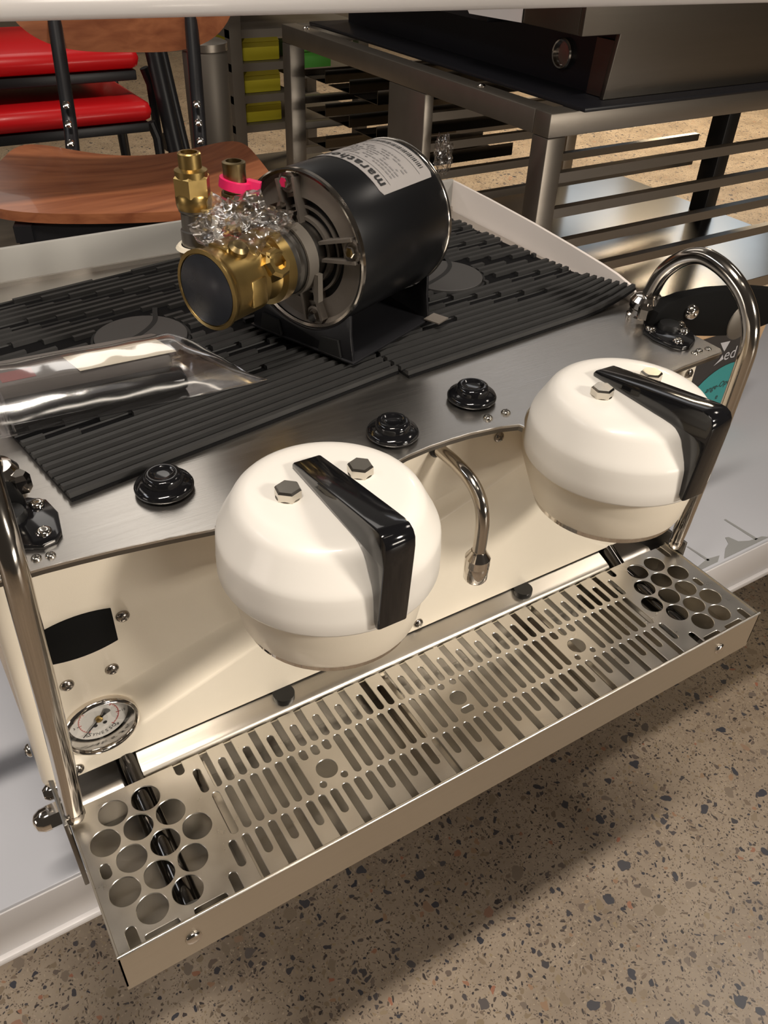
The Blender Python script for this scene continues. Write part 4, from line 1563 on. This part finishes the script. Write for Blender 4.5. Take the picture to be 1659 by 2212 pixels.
# red-padded chairs stacked behind
rc0 = None
for k, (zz, lab_) in enumerate(((0.325, 'red padded stacking chair, lower of the two behind the plywood chair'), (0.4325, 'red padded stacking chair, upper of the two behind the plywood chair'))):
    dx, dy = 0.0, 0.050 * k
    rc = thing('stacking_chair', (0.08, 2.0, TABLE), lab_, 'chair', 'red padded chairs stacked behind')
    b = NB()
    x0, x1, y0, y1 = -0.175, 0.292, 1.80 + dy, 2.22 + dy
    z0 = TABLE + zz
    box(b, x0, x1, y0, y1, z0, z0 + 0.047)
    obj('seat_pad', b, M['red_vinyl'], rc, 60, bevel=0.021)
    b = NB()
    box(b, x0 + 0.012, x1 - 0.012, y0 + 0.012, y1, z0 - 0.024, z0 - 0.001)
    obj('seat_frame', b, M['black_metal'], rc, bevel=0.003)
    for sx, x in ((-1, x0 + 0.0), (1, x1 + 0.012 + 0.0)):
        for y in (y0 + 0.055, y1 - 0.03):
            b = NB()
            xx = x + sx * (0.005 + 0.027 * k)
            yy = y + (0.034 * k)
            tube(b, [(xx - sx * 0.012, yy, z0 - 0.012), (xx, yy, z0 - 0.05), (xx + sx * 0.01, yy, TABLE + 0.001)], 0.0115, 10)
            obj('leg', b, M['black_metal'], rc)
    b = NB()
    for sx, x in ((-1, x0 - 0.014 - 0.026 * k), (1, x1 + 0.014 + 0.026 * k)):
        tube(b, [(x, y1 - 0.01, z0 - 0.01), (x, y1 + 0.05, z0 + 0.16), (x, y1 + 0.10, z0 + 0.42)], 0.0115, 10)
    obj('back_frame', b, M['black_metal'], rc)
    b = NB()
    box(b, x0 + 0.01, x1 - 0.01, y1 + 0.055, y1 + 0.095, z0 + 0.23, z0 + 0.42)
    obj('back_pad', b, M['black_metal'], rc, 60, bevel=0.015)
# tall black folding chair frame beside the stack
fc = thing('folded_chair', (0.42, 1.86, TABLE), 'black folded chair frame standing upright right of the red seats', 'chair')
b = NB()
tube(b, [(0.372, 1.80, TABLE + 0.002), (0.345, 1.84, 0.15), (0.325, 1.90, 0.46)], 0.021, 12)
obj('frame_tube', b, M['black_metal'], fc)
b = NB()
tube(b, [(0.405, 1.82, TABLE + 0.002), (0.375, 1.86, 0.15), (0.350, 1.92, 0.46)], 0.014, 12)
obj('frame_tube', b, M['black_metal'], fc)
b = NB()
box(b, 0.33, 0.37, 1.85, 1.875, 0.11, 0.15)
box(b, 0.335, 0.385, 1.835, 1.855, 0.0, 0.03)
obj('cross_bar', b, M['black_metal'], fc)

# ================================================================== WHITE OVERHEAD SHELF
sh = thing('overhead_shelf', (0.6, 0.86, FLOOR), 'long glossy white shelf running above the back of the machine', 'shelf')
b = NB()
x0, x1 = -1.6, 2.9
z0, z1 = 0.5675, 0.5385
prof = [(0.80, 0.0), (0.796, 0.006), (0.7945, 0.02), (0.797, 0.036), (0.804, 0.046), (0.815, 0.050), (0.93, 0.050), (0.93, 0.0)]
L_ = [b.verts.new((x0, y, 0.574 + z)) for y, z in prof]
R_ = [b.verts.new((x1, y, 0.512 + z)) for y, z in prof]
for i in range(len(prof)):
    j = (i + 1) % len(prof)
    b.faces.new((L_[i], L_[j], R_[j], R_[i]))
b.faces.new(L_)
b.faces.new(R_[::-1])
obj('shelf_board', b, M['vinyl_white'], sh, 60)
for x, zt in ((-1.5, 0.570), (2.75, 0.512)):
    b = NB()
    box(b, x - 0.02, x + 0.02, 0.85, 0.89, FLOOR, zt)
    obj('post', b, M['table_edge'], sh)

# ================================================================== OVEN STAND AND OVEN
X0, Y0, ZT = 0.959, 1.108, 0.298
X1, Y1 = 2.31, 2.45
st = thing('oven_stand', ((X0 + X1) / 2, (Y0 + Y1) / 2, FLOOR), 'stainless steel stand with tray runners under the dark oven', 'stand')
LW = 0.055


def sbox(name, a, m='stand_steel', bev=0.003):
    b = NB()
    box(b, *a)
    return obj(name, b, M[m], st, bevel=bev)


sbox('top_rail', (X0, X1, Y0, Y0 + LW, ZT - 0.052, ZT))
sbox('top_rail', (X0, X0 + LW, Y0 + LW, Y1, ZT - 0.052, ZT))
sbox('top_rail', (X1 - LW, X1, Y0 + LW, Y1, ZT - 0.052, ZT))
sbox('top_rail', (X0 + LW, X1 - LW, Y1 - LW, Y1, ZT - 0.052, ZT))
for x in (X0, X1 - LW):
    for y in (Y0, Y1 - LW):
        sbox('leg', (x, x + LW, y, y + LW, FLOOR + 0.08, ZT - 0.052))
        b = NB()
        lathe(b, [(0.022, 0.0), (0.022, 0.012), (0.012, 0.02), (0.012, 0.085)], Matrix.Translation((x + LW / 2, y + LW / 2, FLOOR)), 16)
        obj('foot', b, M['chrome'], st)
sbox('leg', (X0, X0 + 0.03, 1.60, 1.78, FLOOR + 0.08, ZT - 0.052))
sbox('leg', (X1 - 0.06, X1, 1.62, 1.69, FLOOR + 0.08, ZT - 0.052), 'black_metal')
for y in (Y0 + 0.004, Y0 + 0.62, Y1 - 0.03):
    for k in range(4):
        z = 0.165 - 0.083 * k
        b = NB()
        xa = X0 + LW if y < Y0 + 0.1 or y > Y1 - 0.1 else X0 + 0.03
        box(b, xa, X1 - LW, y, y + 0.022, z - 0.023, z)
        box(b, xa, X1 - LW, y + 0.022, y + 0.05, z - 0.023, z - 0.021)
        obj('tray_runner', b, M['stand_steel'], st)
for y in (1.95, 2.12, 2.28):
    for k in range(3):
        z = 0.165 - 0.10 * k
        b = NB()
        box(b, X0 + 0.07, X0 + 0.62, y, y + 0.14, z - 0.02, z - 0.018)
        box(b, X0 + 0.07, X0 + 0.62, y, y + 0.003, z - 0.018, z + 0.02)
        obj('tray_runner', b, M['oven_steel'], st)
b = NB()
box(b, X0 + 0.002, X1 - 0.002, Y0 + 0.002, 2.10, -0.252, -0.250)
box(b, X0 + LW, X1 - LW, Y0 + 0.001, Y0 + 0.003, -0.285, -0.251)
obj('bottom_shelf', b, M['sheet_steel'], st)
for y in (1.20,):
    b = NB()
    box(b, X0 + 0.055, X1 - 0.055, y + 0.5, y + 0.53, -0.30, -0.253)
    obj('shelf_brace', b, M['stand_steel'], st)
for y in (1.40, 2.33):
    b = NB()
    lathe(b, [(0.010, 0), (0.010, 0.003), (0.006, 0.006), (0, 0.0065)], Matrix.Translation((X0 + 0.028, y, ZT)), 16)
    obj('rail_stud', b, M['chrome'], st)

ov = thing('combi_oven', (1.75, 1.75, ZT), 'dark stainless oven with round drain port on the steel stand', 'oven')
OX1 = 2.45
b = NB()
box(b, 1.035, OX1, 1.085, 2.40, ZT + 0.0005, ZT + 0.010)
obj('base_flange', b, M['oven_black'], ov, bevel=0.002)
b = NB()
box(b, 1.16, OX1 - 0.02, 1.142, 2.36, ZT + 0.010, ZT + 0.142)
obj('recessed_side', b, M['oven_black'], ov)
b = NB()
prism(b, [(1.128, 0.3085), (OX1, 0.3085), (OX1, 0.95), (1.032, 0.95), (1.032, 0.440), (1.146, 0.440)], 1.128, 1.142, Matrix(((1, 0, 0, 0), (0, 0, 1, 0), (0, 1, 0, 0), (0, 0, 0, 1))))
obj('front_door', b, M['oven_steel'], ov, bevel=0.002)
b = NB()
box(b, 1.032, OX1, 1.142, 1.50, 0.440, 0.95)
obj('upper_housing', b, M['oven_steel'], ov, bevel=0.002)
b = NB()
box(b, 1.062, OX1, 1.50, 2.36, 0.418, 0.95)
obj('rear_housing', b, M['oven_black'], ov, bevel=0.004)
b = NB()
prism(b, [(1.142, 0.310), (1.158, 0.310), (1.158, 0.425), (1.148, 0.425)], 1.142, 1.20, Matrix(((1, 0, 0, 0), (0, 0, 1, 0), (0, 1, 0, 0), (0, 0, 0, 1))))
obj('door_return', b, M['oven_steel'], ov)
b = NB()
f = frame((1.16, 1.312, 0.374), (-1, 0, 0))
lathe(b, [(0.028, 0), (0.034, 0), (0.034, 0.010), (0.031, 0.013), (0.028, 0.012), (0.0275, 0.002)], f, 36, close=False)
port = obj('drain_port', b, M['chrome'], ov, 40)
b = NB()
lathe(b, [(0.028, 0.003), (0, 0.003)], f, 30, close=False)
obj('port_cover', b, M['sheet_steel'], port)
b = NB()
prism(b, [(0.0, 0.0), (0.20, -0.006), (0.22, 0.012), (0.16, 0.03), (0.0, 0.03)], 0, 0.002, Matrix(((0, 0, -1, 1.030), (1, 0, 0, 1.33), (0, 1, 0, 0.441), (0, 0, 0, 1))))
obj('peeling_film', b, M['vinyl_white'], ov)
# crumpled clear bag hanging on the stand's middle leg
bw = blob((1.0, 1.555, 0.100), 0.040, 5.2, 0.45, M['wrap'], 'plastic_scrap', None, (0.55, 0.7, 1.15))
tag(bw, 'crumpled clear plastic hanging beside the oven stand leg behind the motor', 'plastic bag')

# ================================================================== RACK FAR BEHIND
rk = thing('storage_rack', (0.95, 2.9, FLOOR), 'grey steel storage rack between the chairs and the oven', 'rack')
for x, y in ((0.90, 2.72), (1.42, 2.72), (0.90, 3.15), (1.42, 3.15)):
    b = NB()
    box(b, x - 0.022, x + 0.022, y - 0.022, y + 0.022, FLOOR, 0.75)
    obj('upright', b, M['rack_steel'], rk)
for z in (-0.30, -0.06, 0.04, 0.145, 0.25, 0.44):
    b = NB()
    box(b, 0.878, 1.442 if z < 0 or z > 0.2 else 1.125, 2.70, 3.17, z - 0.028, z - 0.002)
    obj('rack_shelf', b, M['rack_steel'], rk)
for k, (z, h, d) in enumerate(((0.145, 0.088, 'top'), (0.04, 0.085, 'middle'), (-0.06, 0.085, 'lowest'))):
    yb = thing('yellow_box', (1.02, 2.85, z - 0.002), 'yellow card box on the %s filled level of the grey rack' % d, 'box', 'yellow boxes on the rack')
    b = NB()
    box(b, 0.940, 1.085, 2.735, 2.99, z - 0.0018, z + h - 0.03)
    obj('carton', b, M['yellow'], yb, bevel=0.004)
    b = NB()
    prism(b, [(0.940, z + h - 0.03), (1.085, z + h - 0.03), (1.075, z + h - 0.012), (0.957, z + h - 0.008)], 2.736, 2.741, Matrix(((1, 0, 0, 0), (0, 0, 1, 0), (0, 1, 0, 0), (0, 0, 0, 1))))
    obj('flap', b, M['yellow'], yb)
b = NB()
box(b, 1.135, 1.442, 2.70, 3.17, 0.080, 0.104)
obj('rack_shelf', b, M['rack_steel'], rk)
gb = thing('green_bin', (1.21, 2.85, 0.105), 'small green plastic bin on the grey rack seen under the stand rail', 'bin')
b = NB()
box(b, 1.185, 1.30, 2.735, 2.98, 0.105, 0.170)
obj('bin_body', b, M['green'], gb, bevel=0.004)
b = NB()
box(b, 1.180, 1.305, 2.730, 2.985, 0.1625, 0.171)
obj('rim', b, M['green'], gb, bevel=0.002)
# grey drum between the chairs and the rack
dr = thing('steel_canister', (0.55, 2.09, TABLE), 'dull grey steel canister behind the plywood chair post', 'canister')
b = NB()
lathe(b, [(0.058, 0), (0.062, 0.008), (0.062, 0.42), (0.058, 0.43), (0, 0.43)], Matrix.Translation((0.548, 2.09, TABLE + 0.001)), 32)
obj('canister_body', b, M['rack_steel'], dr, 40)
b = NB()
lathe(b, [(0.064, 0.428), (0.064, 0.446), (0.05, 0.452), (0, 0.452)], Matrix.Translation((0.548, 2.09, TABLE + 0.001)), 32)
obj('canister_lid', b, M['stand_steel'], dr, 40)
